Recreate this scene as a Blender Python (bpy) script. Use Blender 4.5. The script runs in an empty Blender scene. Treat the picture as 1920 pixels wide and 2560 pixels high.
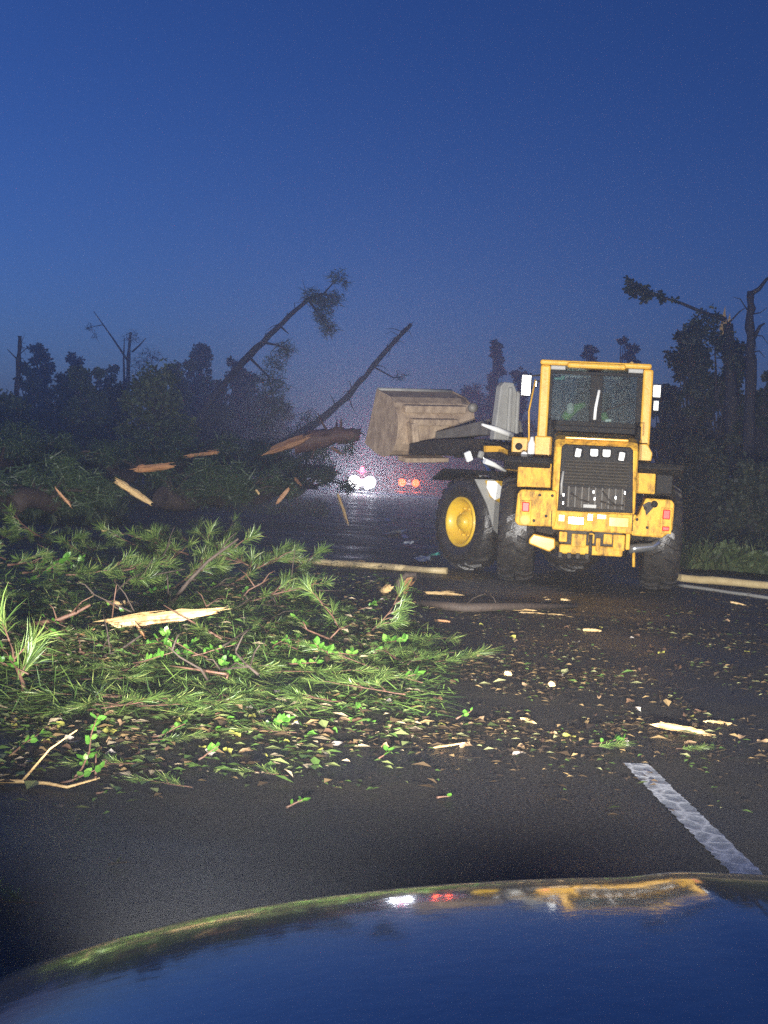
import bpy, math, random
import numpy as np
from mathutils import Vector, Matrix, Euler
rnd = random.Random(11)
sc = bpy.context.scene
COL = sc.collection
R = math.radians

# ------------------------------------------------------------------ camera
FPX, CAM_H = 3846.0, 1.45
YAW, PITCH, ROLL = R(1.70), R(1.40), R(3.0)
fw = Vector((math.sin(YAW)*math.cos(PITCH), math.cos(YAW)*math.cos(PITCH), -math.sin(PITCH)))
r0 = Vector((math.cos(YAW), -math.sin(YAW), 0)); u0 = r0.cross(fw)
rt = r0*math.cos(ROLL) + u0*math.sin(ROLL)
up = u0*math.cos(ROLL) - r0*math.sin(ROLL)
CAM = Vector((0, 0, CAM_H))
cam = bpy.data.cameras.new('camera'); cam_o = bpy.data.objects.new('camera', cam); COL.objects.link(cam_o)
cam_o.matrix_world = Matrix(((rt.x, up.x, -fw.x, CAM.x), (rt.y, up.y, -fw.y, CAM.y), (rt.z, up.z, -fw.z, CAM.z), (0, 0, 0, 1)))
cam.sensor_fit = 'HORIZONTAL'; cam.sensor_width = 36; cam.lens = 36*FPX/1920
cam.clip_start = 0.05; cam.clip_end = 3000
sc.camera = cam_o

def ray(px, py): return fw + rt*((px-960)/FPX) - up*((py-1280)/FPX)
def G(px, py, z=0.0):            # photo pixel -> point on the level z
    d = ray(px, py); return CAM + d*((z-CAM_H)/d.z)
def D(px, py, dist):             # photo pixel -> point at distance dist down the road
    d = ray(px, py); return CAM + d*(dist/d.y)

# ------------------------------------------------------------------ sky, sun, exposure
w = bpy.data.worlds.new('World'); sc.world = w; w.use_nodes = True
nt = w.node_tree; nt.nodes.clear()
sky = nt.nodes.new('ShaderNodeTexSky'); sky.sky_type = 'NISHITA'; sky.sun_disc = False
SUN_EL, SUN_ROT = R(-1.0), R(-66)
sky.sun_elevation = SUN_EL; sky.sun_rotation = SUN_ROT; sky.ozone_density = 3.5; sky.air_density = 0.5; sky.dust_density = 0.3
hsv = nt.nodes.new('ShaderNodeHueSaturation'); hsv.inputs['Saturation'].default_value = 1.0
mul = nt.nodes.new('ShaderNodeMix'); mul.data_type = 'RGBA'; mul.blend_type = 'MULTIPLY'; mul.inputs[0].default_value = 1
mul.inputs[7].default_value = (1.08, 0.83, 0.97, 1)
bg = nt.nodes.new('ShaderNodeBackground'); bg.inputs[1].default_value = 0.56
wo = nt.nodes.new('ShaderNodeOutputWorld')
nt.links.new(sky.outputs[0], hsv.inputs['Color']); nt.links.new(hsv.outputs[0], mul.inputs[6])
nt.links.new(mul.outputs[2], bg.inputs[0]); nt.links.new(bg.outputs[0], wo.inputs[0])
sun = bpy.data.lights.new('sun', 'SUN'); sun.energy = 0.02; sun.angle = R(30); sun.color = (0.45, 0.6, 1)
sun_o = bpy.data.objects.new('sun', sun); COL.objects.link(sun_o); sun_o.rotation_euler = (R(60), 0, R(25))
sc.view_settings.view_transform = 'Standard'; sc.view_settings.look = 'None'
sc.view_settings.exposure = 0; sc.view_settings.gamma = 1
sc.cycles.use_denoising = False
sc.cycles.max_bounces = 6; sc.cycles.volume_bounces = 1
sc.cycles.sample_clamp_indirect = 2.0; sc.cycles.sample_clamp_direct = 12.0; sc.cycles.use_adaptive_sampling = False
sc.cycles.caustics_reflective = False; sc.cycles.caustics_refractive = False

# ------------------------------------------------------------------ materials
M = {}
def mat(name, c, rough=0.6, metal=0.0, c2=None, scale=6.0, amt=0.5, bump=0.0, bscale=None, spec=0.5, coat=0.0,
        emit=None, estr=0.0, tint=None, rough2=None, detail=6, streak=None, mid=0.5):
    m = bpy.data.materials.new(name); m.use_nodes = True; n = m.node_tree.nodes; l = m.node_tree.links
    b = n['Principled BSDF']
    b.inputs['Base Color'].default_value = (*c, 1); b.inputs['Roughness'].default_value = rough
    b.inputs['Metallic'].default_value = metal; b.inputs['Specular IOR Level'].default_value = spec
    b.inputs['Coat Weight'].default_value = coat; b.inputs['Coat Roughness'].default_value = 0.08
    tc = n.new('ShaderNodeTexCoord')
    if c2 is not None:
        src = tc.outputs['Object']
        if streak:
            mp_ = n.new('ShaderNodeMapping'); mp_.inputs['Scale'].default_value = (1, 1, streak); l.new(src, mp_.inputs[0]); src = mp_.outputs[0]
        t = n.new('ShaderNodeTexNoise'); t.inputs['Scale'].default_value = scale; t.inputs['Detail'].default_value = detail
        t.inputs['Roughness'].default_value = 0.65
        l.new(src, t.inputs['Vector'])
        r_ = n.new('ShaderNodeValToRGB'); r_.color_ramp.elements[0].position = mid-amt/2; r_.color_ramp.elements[1].position = mid+amt/2
        r_.color_ramp.elements[0].color = (*c, 1); r_.color_ramp.elements[1].color = (*c2, 1)
        l.new(t.outputs['Fac'], r_.inputs[0]); l.new(r_.outputs[0], b.inputs['Base Color'])
        if rough2 is not None:
            mr = n.new('ShaderNodeMapRange'); mr.inputs['From Min'].default_value = 0.35; mr.inputs['From Max'].default_value = 0.65
            mr.inputs['To Min'].default_value = rough; mr.inputs['To Max'].default_value = rough2
            l.new(t.outputs['Fac'], mr.inputs['Value']); l.new(mr.outputs[0], b.inputs['Roughness'])
    if tint is not None:             # list of colours picked by the face attribute "tint"
        a = n.new('ShaderNodeAttribute'); a.attribute_name = 'tint'
        r_ = n.new('ShaderNodeValToRGB'); e = r_.color_ramp.elements
        while len(e) < len(tint): e.new(0.5)
        for i, cc in enumerate(tint): e[i].position = i/(len(tint)-1); e[i].color = (*cc, 1)
        l.new(a.outputs['Fac'], r_.inputs[0]); l.new(r_.outputs[0], b.inputs['Base Color'])
    if bump:
        t2 = n.new('ShaderNodeTexNoise'); t2.inputs['Scale'].default_value = bscale or scale*4; t2.inputs['Detail'].default_value = 5
        l.new(tc.outputs['Object'], t2.inputs['Vector'])
        bp = n.new('ShaderNodeBump'); bp.inputs['Strength'].default_value = bump; bp.inputs['Distance'].default_value = 0.02
        l.new(t2.outputs['Fac'], bp.inputs['Height']); l.new(bp.outputs[0], b.inputs['Normal'])
    if emit is not None:
        b.inputs['Emission Color'].default_value = (*emit, 1); b.inputs['Emission Strength'].default_value = estr
    M[name] = m
    return m

mat('yellow', (0.72, 0.40, 0.05), 0.42, c2=(0.50, 0.26, 0.022), scale=11, amt=0.3, streak=0.3, mid=0.6, detail=9, bump=0.2, bscale=30, coat=0.12, spec=0.3)
mat('yellow_dirty', (0.72, 0.40, 0.05), 0.5, c2=(0.13, 0.07, 0.025), scale=13, amt=0.24, streak=0.4, mid=0.59, detail=10, bump=0.5, bscale=25, coat=0.0, spec=0.12)
mat('yellow_rim', (0.88, 0.58, 0.025), 0.45, c2=(0.58, 0.33, 0.03), scale=4, amt=0.6, coat=0.4)
mat('rubber', (0.012, 0.012, 0.013), 0.38, c2=(0.04, 0.036, 0.032), scale=9, amt=0.4, bump=0.3, bscale=40)
mat('black_plastic', (0.008, 0.0085, 0.010), 0.65, c2=(0.022, 0.021, 0.02), scale=12, amt=0.5, bump=0.25, spec=0.18)
mat('dark_metal', (0.018, 0.017, 0.016), 0.6, c2=(0.06, 0.05, 0.04), scale=14, amt=0.4, bump=0.4, spec=0.25)
mat('grey_paint', (0.20, 0.19, 0.17), 0.5, c2=(0.11, 0.095, 0.08), scale=6, amt=0.5, bump=0.15)
mat('pale_grey', (0.34, 0.34, 0.32), 0.5, c2=(0.24, 0.235, 0.22), scale=5, amt=0.6, bump=0.1)
mat('bucket_steel', (0.55, 0.42, 0.29), 0.6, 0.0, c2=(0.24, 0.17, 0.12), scale=9, amt=0.4, streak=0.5, detail=9, bump=0.3)
mat('white_enamel', (0.85, 0.85, 0.82), 0.3, coat=0.5)
mat('chrome', (0.75, 0.76, 0.75), 0.18, 0.9)
mat('lamp_glass', (0.85, 0.85, 0.82), 0.15, coat=1.0, emit=(1, 0.97, 0.9), estr=0.25)
mat('red_lens', (0.6, 0.012, 0.01), 0.35, coat=0.0, spec=0.2, emit=(1, 0.02, 0.01), estr=0.25)
mat('amber_lens', (0.9, 0.45, 0.12), 0.2, coat=1.0, emit=(1, 0.62, 0.2), estr=0.7)
mat('slat_plastic', (0.04, 0.038, 0.036), 0.5, c2=(0.075, 0.065, 0.05), scale=15, amt=0.5, spec=0.3)
mat('seat_cloth', (0.03, 0.035, 0.04), 0.8)
mat('cab_green', (0.18, 0.42, 0.10), 0.7)
mat('bark', (0.075, 0.05, 0.035), 0.75, c2=(0.03, 0.022, 0.018), scale=14, amt=0.5, bump=0.5, bscale=30)
mat('bark_red', (0.20, 0.10, 0.06), 0.6, c2=(0.09, 0.05, 0.035), scale=20, amt=0.5, bump=0.3, bscale=40)
mat('bark_grey', (0.06, 0.055, 0.055), 0.8, c2=(0.03, 0.028, 0.028), scale=10, amt=0.5, bump=0.4)
mat('fresh_wood', (0.70, 0.50, 0.23), 0.5, c2=(0.36, 0.20, 0.08), scale=22, amt=0.4, streak=3.0, mid=0.58, detail=9, bump=0.4, bscale=40)
mat('orange_wood', (0.60, 0.33, 0.15), 0.55, c2=(0.38, 0.18, 0.08), scale=9, amt=0.6, bump=0.4, bscale=40)
mat('pole_wood', (0.62, 0.50, 0.27), 0.5, c2=(0.42, 0.31, 0.15), scale=6, amt=0.5, bump=0.3)
mat('needles', (0.05, 0.1, 0.03), 0.42, tint=[(0.016, 0.036, 0.012), (0.06, 0.115, 0.024), (0.135, 0.215, 0.045), (0.24, 0.27, 0.08)])
mat('needles_dark', (0.05, 0.1, 0.03), 0.5, tint=[(0.025, 0.045, 0.018), (0.045, 0.075, 0.028), (0.06, 0.10, 0.035)])
mat('leaves_bright', (0.1, 0.25, 0.03), 0.4, tint=[(0.035, 0.10, 0.012), (0.07, 0.19, 0.022), (0.14, 0.27, 0.045)])
mat('foliage_a', (0.04, 0.08, 0.03), 0.6, tint=[(0.045, 0.06, 0.028), (0.085, 0.115, 0.042), (0.12, 0.16, 0.055)])
mat('foliage_b', (0.04, 0.08, 0.03), 0.6, tint=[(0.026, 0.034, 0.022), (0.045, 0.06, 0.032), (0.07, 0.085, 0.042)])
mat('litter', (0.1, 0.08, 0.05), 0.45, tint=[(0.025, 0.017, 0.012), (0.055, 0.036, 0.02), (0.05, 0.07, 0.02), (0.10, 0.065, 0.035),
                                              (0.09, 0.16, 0.035), (0.30, 0.20, 0.09), (0.20, 0.24, 0.08), (0.50, 0.40, 0.25)])
mat('leaf_tan', (0.42, 0.30, 0.17), 0.4, c2=(0.30, 0.17, 0.09), scale=20, amt=0.6)
mat('leaf_brown', (0.17, 0.10, 0.06), 0.4, c2=(0.09, 0.05, 0.03), scale=20, amt=0.6)
mat('leaf_yellow', (0.45, 0.42, 0.10), 0.4, c2=(0.30, 0.30, 0.06), scale=20, amt=0.6)
mat('leaf_pale', (0.55, 0.50, 0.42), 0.35, c2=(0.40, 0.33, 0.28), scale=20, amt=0.6)
mat('leaf_green', (0.12, 0.30, 0.04), 0.4, c2=(0.08, 0.20, 0.03), scale=20, amt=0.6)
mat('grass', (0.05, 0.09, 0.02), 0.6, tint=[(0.03, 0.05, 0.015), (0.06, 0.09, 0.025), (0.09, 0.11, 0.04)])
mat('paper_white', (0.6, 0.63, 0.62), 0.5); mat('plastic_teal', (0.08, 0.42, 0.36), 0.4)
mat('car_paint', (0.19, 0.23, 0.28), 0.05, 1.0, coat=0.6, c2=(0.15, 0.18, 0.22), scale=40, amt=0.6, rough2=0.10, bump=0.02, bscale=38)
M['car_paint'].node_tree.nodes['Principled BSDF'].inputs['Coat Roughness'].default_value = 0.06
mat('far_car_paint', (0.25, 0.26, 0.28), 0.3, 0.3, coat=1.0)
mat('far_car_dark', (0.03, 0.03, 0.035), 0.3, coat=1.0)
mat('headlamp_lit', (1, 1, 1), 0.3, emit=(1.0, 0.96, 1.0), estr=14)
mat('beacon_red', (0.6, 0.02, 0.05), 0.3, emit=(1.0, 0.10, 0.22), estr=10)
mat('tail_lit', (0.6, 0.02, 0.02), 0.3, emit=(1.0, 0.06, 0.012), estr=16)
mat('plate_lit', (0.7, 0.6, 0.65), 0.3, emit=(1.0, 0.7, 0.8), estr=1.4)
mat('soil', (0.035, 0.035, 0.02), 0.9, c2=(0.06, 0.07, 0.03), scale=0.8, amt=0.5, bump=0.4, bscale=8)

def glass_mat():
    m = bpy.data.materials.new('glass'); m.use_nodes = True; n = m.node_tree.nodes; l = m.node_tree.links; n.clear()
    o = n.new('ShaderNodeOutputMaterial'); t = n.new('ShaderNodeBsdfTransparent'); t.inputs[0].default_value = (0.62, 0.68, 0.67, 1)
    g = n.new('ShaderNodeBsdfGlossy'); g.inputs['Roughness'].default_value = 0.06; g.inputs[0].default_value = (0.9, 0.95, 0.95, 1)
    lw = n.new('ShaderNodeFresnel'); lw.inputs[0].default_value = 1.7
    mx = n.new('ShaderNodeMixShader'); l.new(lw.outputs[0], mx.inputs[0]); l.new(t.outputs[0], mx.inputs[1]); l.new(g.outputs[0], mx.inputs[2])
    tc = n.new('ShaderNodeTexCoord'); nz = n.new('ShaderNodeTexNoise'); nz.inputs['Scale'].default_value = 18; nz.inputs['Detail'].default_value = 8; nz.inputs['Roughness'].default_value = 0.75; l.new(tc.outputs['Object'], nz.inputs[0])
    mr = n.new('ShaderNodeMapRange'); mr.inputs['From Min'].default_value = 0.45; mr.inputs['From Max'].default_value = 0.75; mr.inputs['To Max'].default_value = 0.16; l.new(nz.outputs['Fac'], mr.inputs['Value'])
    df = n.new('ShaderNodeBsdfDiffuse'); df.inputs[0].default_value = (0.20, 0.24, 0.24, 1); m2 = n.new('ShaderNodeMixShader'); l.new(mr.outputs[0], m2.inputs[0]); l.new(mx.outputs[0], m2.inputs[1]); l.new(df.outputs[0], m2.inputs[2])
    l.new(m2.outputs[0], o.inputs[0]); M['glass'] = m
glass_mat()

def road_mat():
    m = bpy.data.materials.new('wet_asphalt'); m.use_nodes = True; n = m.node_tree.nodes; l = m.node_tree.links; b = n['Principled BSDF']
    tc = n.new('ShaderNodeTexCoord')
    def noise(scale, detail=5, rough=0.6):
        t = n.new('ShaderNodeTexNoise'); t.inputs['Scale'].default_value = scale; t.inputs['Detail'].default_value = detail
        t.inputs['Roughness'].default_value = rough; l.new(tc.outputs['Object'], t.inputs['Vector']); return t
    def ramp(src, p0, c0, p1, c1):
        r_ = n.new('ShaderNodeValToRGB'); e = r_.color_ramp.elements
        e[0].position = p0; e[0].color = (*c0, 1); e[1].position = p1; e[1].color = (*c1, 1); l.new(src, r_.inputs[0]); return r_
    agg = noise(62, 2, 0.55); big = noise(0.55, 6); dirt = noise(3.2, 7, 0.7)
    ca = ramp(agg.outputs['Fac'], 0.42, (0.004, 0.004, 0.0045), 0.68, (0.07, 0.067, 0.064))
    cd = ramp(dirt.outputs['Fac'], 0.40, (0.030, 0.024, 0.017), 0.70, (0.085, 0.064, 0.042))
    fd = ramp(big.outputs['Fac'], 0.42, (0, 0, 0), 0.62, (0.55, 0.55, 0.55))
    mx = n.new('ShaderNodeMix'); mx.data_type = 'RGBA'
    l.new(fd.outputs[0], mx.inputs[0]); l.new(ca.outputs[0], mx.inputs[6]); l.new(cd.outputs[0], mx.inputs[7])
    # ragged pale tan patch mixed into the lane colour near the loader
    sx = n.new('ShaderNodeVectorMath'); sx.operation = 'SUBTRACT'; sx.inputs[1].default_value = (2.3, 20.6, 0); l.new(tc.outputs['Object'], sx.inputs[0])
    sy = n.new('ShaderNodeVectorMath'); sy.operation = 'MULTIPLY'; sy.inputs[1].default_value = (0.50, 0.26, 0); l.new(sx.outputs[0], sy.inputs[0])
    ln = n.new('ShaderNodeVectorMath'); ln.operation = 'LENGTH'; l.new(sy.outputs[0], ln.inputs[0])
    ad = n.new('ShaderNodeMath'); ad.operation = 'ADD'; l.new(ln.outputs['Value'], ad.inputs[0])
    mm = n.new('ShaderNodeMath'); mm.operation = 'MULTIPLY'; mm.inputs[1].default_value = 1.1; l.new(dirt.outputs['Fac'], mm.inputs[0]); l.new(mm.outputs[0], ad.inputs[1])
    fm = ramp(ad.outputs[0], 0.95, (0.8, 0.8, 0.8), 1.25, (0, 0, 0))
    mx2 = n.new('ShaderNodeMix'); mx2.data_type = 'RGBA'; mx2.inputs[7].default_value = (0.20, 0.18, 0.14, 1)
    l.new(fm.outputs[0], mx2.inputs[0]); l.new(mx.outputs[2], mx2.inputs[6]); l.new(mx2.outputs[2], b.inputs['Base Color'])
    rr = n.new('ShaderNodeMapRange'); rr.inputs['From Min'].default_value = 0.38; rr.inputs['From Max'].default_value = 0.62
    rr.inputs['To Min'].default_value = 0.38; rr.inputs['To Max'].default_value = 0.72
    l.new(big.outputs['Fac'], rr.inputs['Value']); l.new(rr.outputs[0], b.inputs['Roughness'])
    b.inputs['Specular IOR Level'].default_value = 0.3
    bp = n.new('ShaderNodeBump'); bp.inputs['Strength'].default_value = 0.9; bp.inputs['Distance'].default_value = 0.02
    l.new(agg.outputs['Fac'], bp.inputs['Height']); l.new(bp.outputs[0], b.inputs['Normal']); M['road'] = m
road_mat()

def paint_mat():
    m = bpy.data.materials.new('road_paint'); m.use_nodes = True; n = m.node_tree.nodes; l = m.node_tree.links; b = n['Principled BSDF']
    tc = n.new('ShaderNodeTexCoord'); mp = n.new('ShaderNodeMapping'); mp.inputs['Scale'].default_value = (11, 6.5, 1); l.new(tc.outputs['Object'], mp.inputs[0])
    nz = n.new('ShaderNodeTexNoise'); nz.inputs['Scale'].default_value = 9; l.new(tc.outputs['Object'], nz.inputs[0])
    vm = n.new('ShaderNodeVectorMath'); vm.operation = 'ADD'; l.new(mp.outputs[0], vm.inputs[0])
    vs = n.new('ShaderNodeVectorMath'); vs.operation = 'SCALE'; vs.inputs['Scale'].default_value = 0.5; l.new(nz.outputs['Color'], vs.inputs[0]); l.new(vs.outputs[0], vm.inputs[1])
    v = n.new('ShaderNodeTexVoronoi'); v.feature = 'DISTANCE_TO_EDGE'; v.inputs['Scale'].default_value = 1.0; l.new(vm.outputs[0], v.inputs['Vector'])
    r_ = n.new('ShaderNodeValToRGB'); e = r_.color_ramp.elements; e[0].position = 0.02; e[0].color = (0.85, 0.86, 0.86, 1); e[1].position = 0.17; e[1].color = (0.42, 0.44, 0.46, 1)
    l.new(v.outputs['Distance'], r_.inputs[0])
    n2 = n.new('ShaderNodeTexNoise'); n2.inputs['Scale'].default_value = 60; n2.inputs['Detail'].default_value = 5; l.new(tc.outputs['Object'], n2.inputs[0])
    mr = n.new('ShaderNodeMapRange'); mr.inputs['From Min'].default_value = 0.3; mr.inputs['From Max'].default_value = 0.6; mr.inputs['To Min'].default_value = 0.55; l.new(n2.outputs['Fac'], mr.inputs['Value'])
    mx = n.new('ShaderNodeMix'); mx.data_type = 'RGBA'; mx.blend_type = 'MULTIPLY'; mx.inputs[0].default_value = 1
    l.new(r_.outputs[0], mx.inputs[6]); l.new(mr.outputs[0], mx.inputs[7])
    l.new(mx.outputs[2], b.inputs['Base Color']); b.inputs['Roughness'].default_value = 0.4
    bp = n.new('ShaderNodeBump'); bp.inputs['Strength'].default_value = 0.35; bp.invert = True; bp.inputs['Distance'].default_value = 0.02
    l.new(v.outputs['Distance'], bp.inputs['Height']); l.new(bp.outputs[0], b.inputs['Normal']); M['paint'] = m
paint_mat()

# ------------------------------------------------------------------ mesh builder
class MB:
    def __init__(s): s.v = []; s.f = []; s.t = []; s.sm = []; s.T = None
    def add(s, vs, fs, tint=0.0, smooth=False):
        b = len(s.v)
        if s.T is not None: vs = [s.T @ Vector(p) for p in vs]
        s.v.extend([tuple(p) for p in vs]); s.f.extend([tuple(i+b for i in q) for q in fs])
        s.t.extend([tint]*len(fs)); s.sm.extend([smooth]*len(fs)); return s
    def box(s, x0, x1, y0, y1, z0, z1, rot=None, tint=0):
        vs = [Vector((x, y, z)) for z in (z0, z1) for y in (y0, y1) for x in (x0, x1)]
        if rot is not None:
            c = Vector(((x0+x1)/2, (y0+y1)/2, (z0+z1)/2)); e = Euler(rot).to_matrix(); vs = [c + e @ (p-c) for p in vs]
        return s.add(vs, [(0, 2, 3, 1), (4, 5, 7, 6), (0, 1, 5, 4), (2, 6, 7, 3), (0, 4, 6, 2), (1, 3, 7, 5)], tint)
    def prism(s, poly, lo, hi, axis='y'):          # polygon (a,b) swept along an axis
        n = len(poly)
        def P(a, b, c): return {'y': (a, c, b), 'x': (c, a, b), 'z': (a, b, c)}[axis]
        vs = [P(a, b, lo) for a, b in poly] + [P(a, b, hi) for a, b in poly]
        fs = [tuple(range(n)), tuple(range(2*n-1, n-1, -1))] + [(i, i+n, (i+1) % n+n, (i+1) % n) for i in range(n)]
        return s.add(vs, fs)
    def tube(s, pts, radii, n=8, smooth=True, cap=True, jit=0.0, tint=0):
        pts = [Vector(p) for p in pts]
        if not hasattr(radii, '__len__'): radii = [radii]*len(pts)
        vs = []; prev = None
        for i, p in enumerate(pts):
            d = (pts[min(i+1, len(pts)-1)] - pts[max(i-1, 0)])
            d = d.normalized() if d.length > 1e-9 else Vector((0, 0, 1))
            a = (prev - d*prev.dot(d)) if prev is not None else d.orthogonal()
            a = a.normalized() if a.length > 1e-6 else d.orthogonal().normalized()
            prev = a; b = d.cross(a)
            for k in range(n):
                q = 2*math.pi*k/n; rr = radii[i]*(1+rnd.uniform(-jit, jit)); vs.append(p + (a*math.cos(q) + b*math.sin(q))*rr)
        fs = [(i*n+k, i*n+(k+1) % n, (i+1)*n+(k+1) % n, (i+1)*n+k) for i in range(len(pts)-1) for k in range(n)]
        s.add(vs, fs, tint, smooth)
        if cap:
            b = len(s.v)-len(vs)
            s.f.append(tuple(b+k for k in range(n-1, -1, -1))); s.f.append(tuple(b+(len(pts)-1)*n+k for k in range(n)))
            s.t += [tint]*2; s.sm += [False]*2
        return s
    def lathe(s, prof, n=32, axis='x', c=(0, 0, 0), smooth=True, tint=0):   # prof: (along, radius), swept about axis
        vs = []
        for a, r in prof:
            for k in range(n):
                q = 2*math.pi*k/n; u, v = r*math.cos(q), r*math.sin(q)
                p = {'x': (a, u, v), 'y': (u, a, v), 'z': (u, v, a)}[axis]; vs.append((p[0]+c[0], p[1]+c[1], p[2]+c[2]))
        fs = [(i*n+k, i*n+(k+1) % n, (i+1)*n+(k+1) % n, (i+1)*n+k) for i in range(len(prof)-1) for k in range(n)]
        return s.add(vs, fs, tint, smooth)
    def mesh(s, name, m):
        me = bpy.data.meshes.new(name); me.from_pydata(s.v, [], s.f)
        a = me.attributes.new('tint', 'FLOAT', 'FACE'); a.data.foreach_set('value', s.t)
        me.polygons.foreach_set('use_smooth', s.sm); me.materials.append(M[m]); me.update(); return me
    def build(s, name, m, parent=None, bevel=0.0, fixn=True):
        me = s.mesh(name, m)
        if fixn and len(s.f) < 20000:
            import bmesh
            bm = bmesh.new(); bm.from_mesh(me); bmesh.ops.recalc_face_normals(bm, faces=bm.faces[:]); bm.to_mesh(me); bm.free()
        return place(name, me, parent, bevel)
def place(name, me, parent=None, bevel=0.0):
    o = bpy.data.objects.new(name, me); COL.objects.link(o)
    if parent is not None: o.parent = parent
    if bevel:
        b = o.modifiers.new('bevel', 'BEVEL'); b.width = bevel; b.segments = 2; b.limit_method = 'ANGLE'; b.angle_limit = R(35)
    return o
def tag(o, label, cat, group=None, kind=None):
    o['label'] = label; o['category'] = cat
    if group: o['group'] = group
    if kind: o['kind'] = kind
    return o
def thing(name, label, cat, loc=(0, 0, 0), rz=0.0, group=None):
    o = bpy.data.objects.new(name, None); COL.objects.link(o); o.location = loc; o.rotation_euler = (0, 0, rz); o.empty_display_size = 0.2
    return tag(o, label, cat, group)
def struct(o): o['kind'] = 'structure'; return o
def copy_tree(o, parent=None):
    c = o.copy(); COL.objects.link(c); c.parent = parent
    for ch in list(o.children): copy_tree(ch, c)
    return c

# ------------------------------------------------------------------ ground and road
m = MB(); m.add([(-125, -10, -0.06), (125, -10, -0.06), (125, 325, -0.06), (-125, 325, -0.06)], [(0, 1, 2, 3)]); struct(m.build('ground', 'soil'))
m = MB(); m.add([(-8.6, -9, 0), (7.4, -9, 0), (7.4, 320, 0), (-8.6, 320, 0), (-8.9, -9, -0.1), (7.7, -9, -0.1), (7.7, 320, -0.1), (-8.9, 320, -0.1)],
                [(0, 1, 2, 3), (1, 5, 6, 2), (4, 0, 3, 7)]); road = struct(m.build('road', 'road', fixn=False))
def paint_strip(name, x0, x1, y0, y1, n=26):
    m = MB(); vs = []
    for i in range(n+1):
        y = y0+(y1-y0)*i/n; vs += [(x0+rnd.uniform(-.007, .007), y, 0.005), (x1+rnd.uniform(-.007, .007), y, 0.005)]
    m.add(vs, [(2*i, 2*i+1, 2*i+3, 2*i+2) for i in range(n)]); return m.build(name, 'paint', road)
paint_strip('lane_marking', 1.56, 1.69, 5.1, 8.0, 90)
paint_strip('lane_marking', 1.54, 1.67, 35.6, 38.0, 6)
paint_strip('lane_marking', 1.54, 1.67, 48.0, 51.0, 6)

# ------------------------------------------------------------------ the car the picture is taken from: bonnet, lamps
CX = 0.42
car = thing('parked_car', 'dark glossy car bonnet in the foreground with its headlights on', 'car')
def prof(d):      # bonnet height against distance behind (d>0) or ahead of (d<0) the crest line
    if d >= 0:
        return d*math.tan(R(3.0)) + math.tan(R(11.9))*0.16*(1-math.exp(-d/0.16))
    a = -d; return -(math.tan(R(14.9))*a + 1.1*a*a)
def hood_z(x, y):
    e = x-0.43; wdrop = -0.022 + 0.2*e*e + (0.22*max(0, -0.08-x)**2) + (0.22*max(0, x-0.94)**2)
    t = max(0, min(1, (abs(x-CX)-0.05)/0.07)); ridge = -0.006*(t*t*(3-2*t))
    return 1.04 + prof(1.55-y-0.0*e) - wdrop + ridge
m = MB(); nx, ny = 90, 80; xs = [CX-0.86+1.72*i/nx for i in range(nx+1)]
ys = [0.55+1.00*j/44 for j in range(45)] + [1.55+0.42*(j/36) for j in range(1, 37)]
vs = [(x, y-0.10*max(0, abs(x-CX)-0.35)**2*2, hood_z(x, y)) for y in ys for x in xs]
m.add(vs, [(j*(nx+1)+i, j*(nx+1)+i+1, (j+1)*(nx+1)+i+1, (j+1)*(nx+1)+i) for j in range(len(ys)-1) for i in range(nx)], smooth=True)
m.build('bonnet', 'car_paint', car, fixn=False)
m = MB(); m.prism([(1.93, 0.30), (1.98, 0.45), (1.96, 0.70), (1.90, 0.76), (1.70, 0.76), (1.70, 0.30)], CX-0.84, CX+0.84, 'x'); m.build('bumper', 'car_paint', car, 0.03)
m = MB()
for k in range(5): m.box(CX-0.45, CX+0.45, 1.965, 1.99, 0.47+0.045*k, 0.49+0.045*k)
m.build('grille', 'black_plastic', car)
for s in (-1, 1):
    m = MB(); x0, x1 = sorted((CX+s*0.845, CX+s*0.875)); m.prism([(0.55, 0.35), (0.55, 0.95), (1.3, 0.86), (1.85, 0.70), (1.9, 0.35)], x0, x1, 'x'); m.build('wing', 'car_paint', car, 0.01)
    m = MB(); m.lathe([(0, 0.0), (0.0, 0.10), (0.03, 0.12), (0.05, 0.11)], 20, 'y', (CX+s*0.64, 1.97, 0.64)); m.build('headlight', 'headlamp_lit' if False else 'lamp_glass', car)
    m = MB(); m.lathe([(-0.11, 0.20), (-0.11, 0.30), (-0.08, 0.34), (0.08, 0.34), (0.11, 0.30), (0.11, 0.20)], 28, 'x', (CX+s*0.74, 1.1, 0.34)); m.build('front_tyre', 'rubber', car)
BEAM_W, BEAM_UP, BEAM_SIDE = 19000, 5.0, 2.2
for s in (-1, 1):
    L = bpy.data.lights.new('headlight_beam', 'SPOT'); L.energy = BEAM_W; L.spot_size = R(30); L.spot_blend = 1.0; L.shadow_soft_size = 0.06; L.color = (1.0, 0.97, 0.92)
    lo = bpy.data.objects.new('headlight_beam', L); COL.objects.link(lo); lo.parent = car; lo.location = (CX+s*0.64, 2.06, 0.64)
    lo.rotation_euler = (R(90+BEAM_UP), 0, R(-BEAM_SIDE)); lo.scale = (2.5, 1.0, 1.0)

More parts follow.
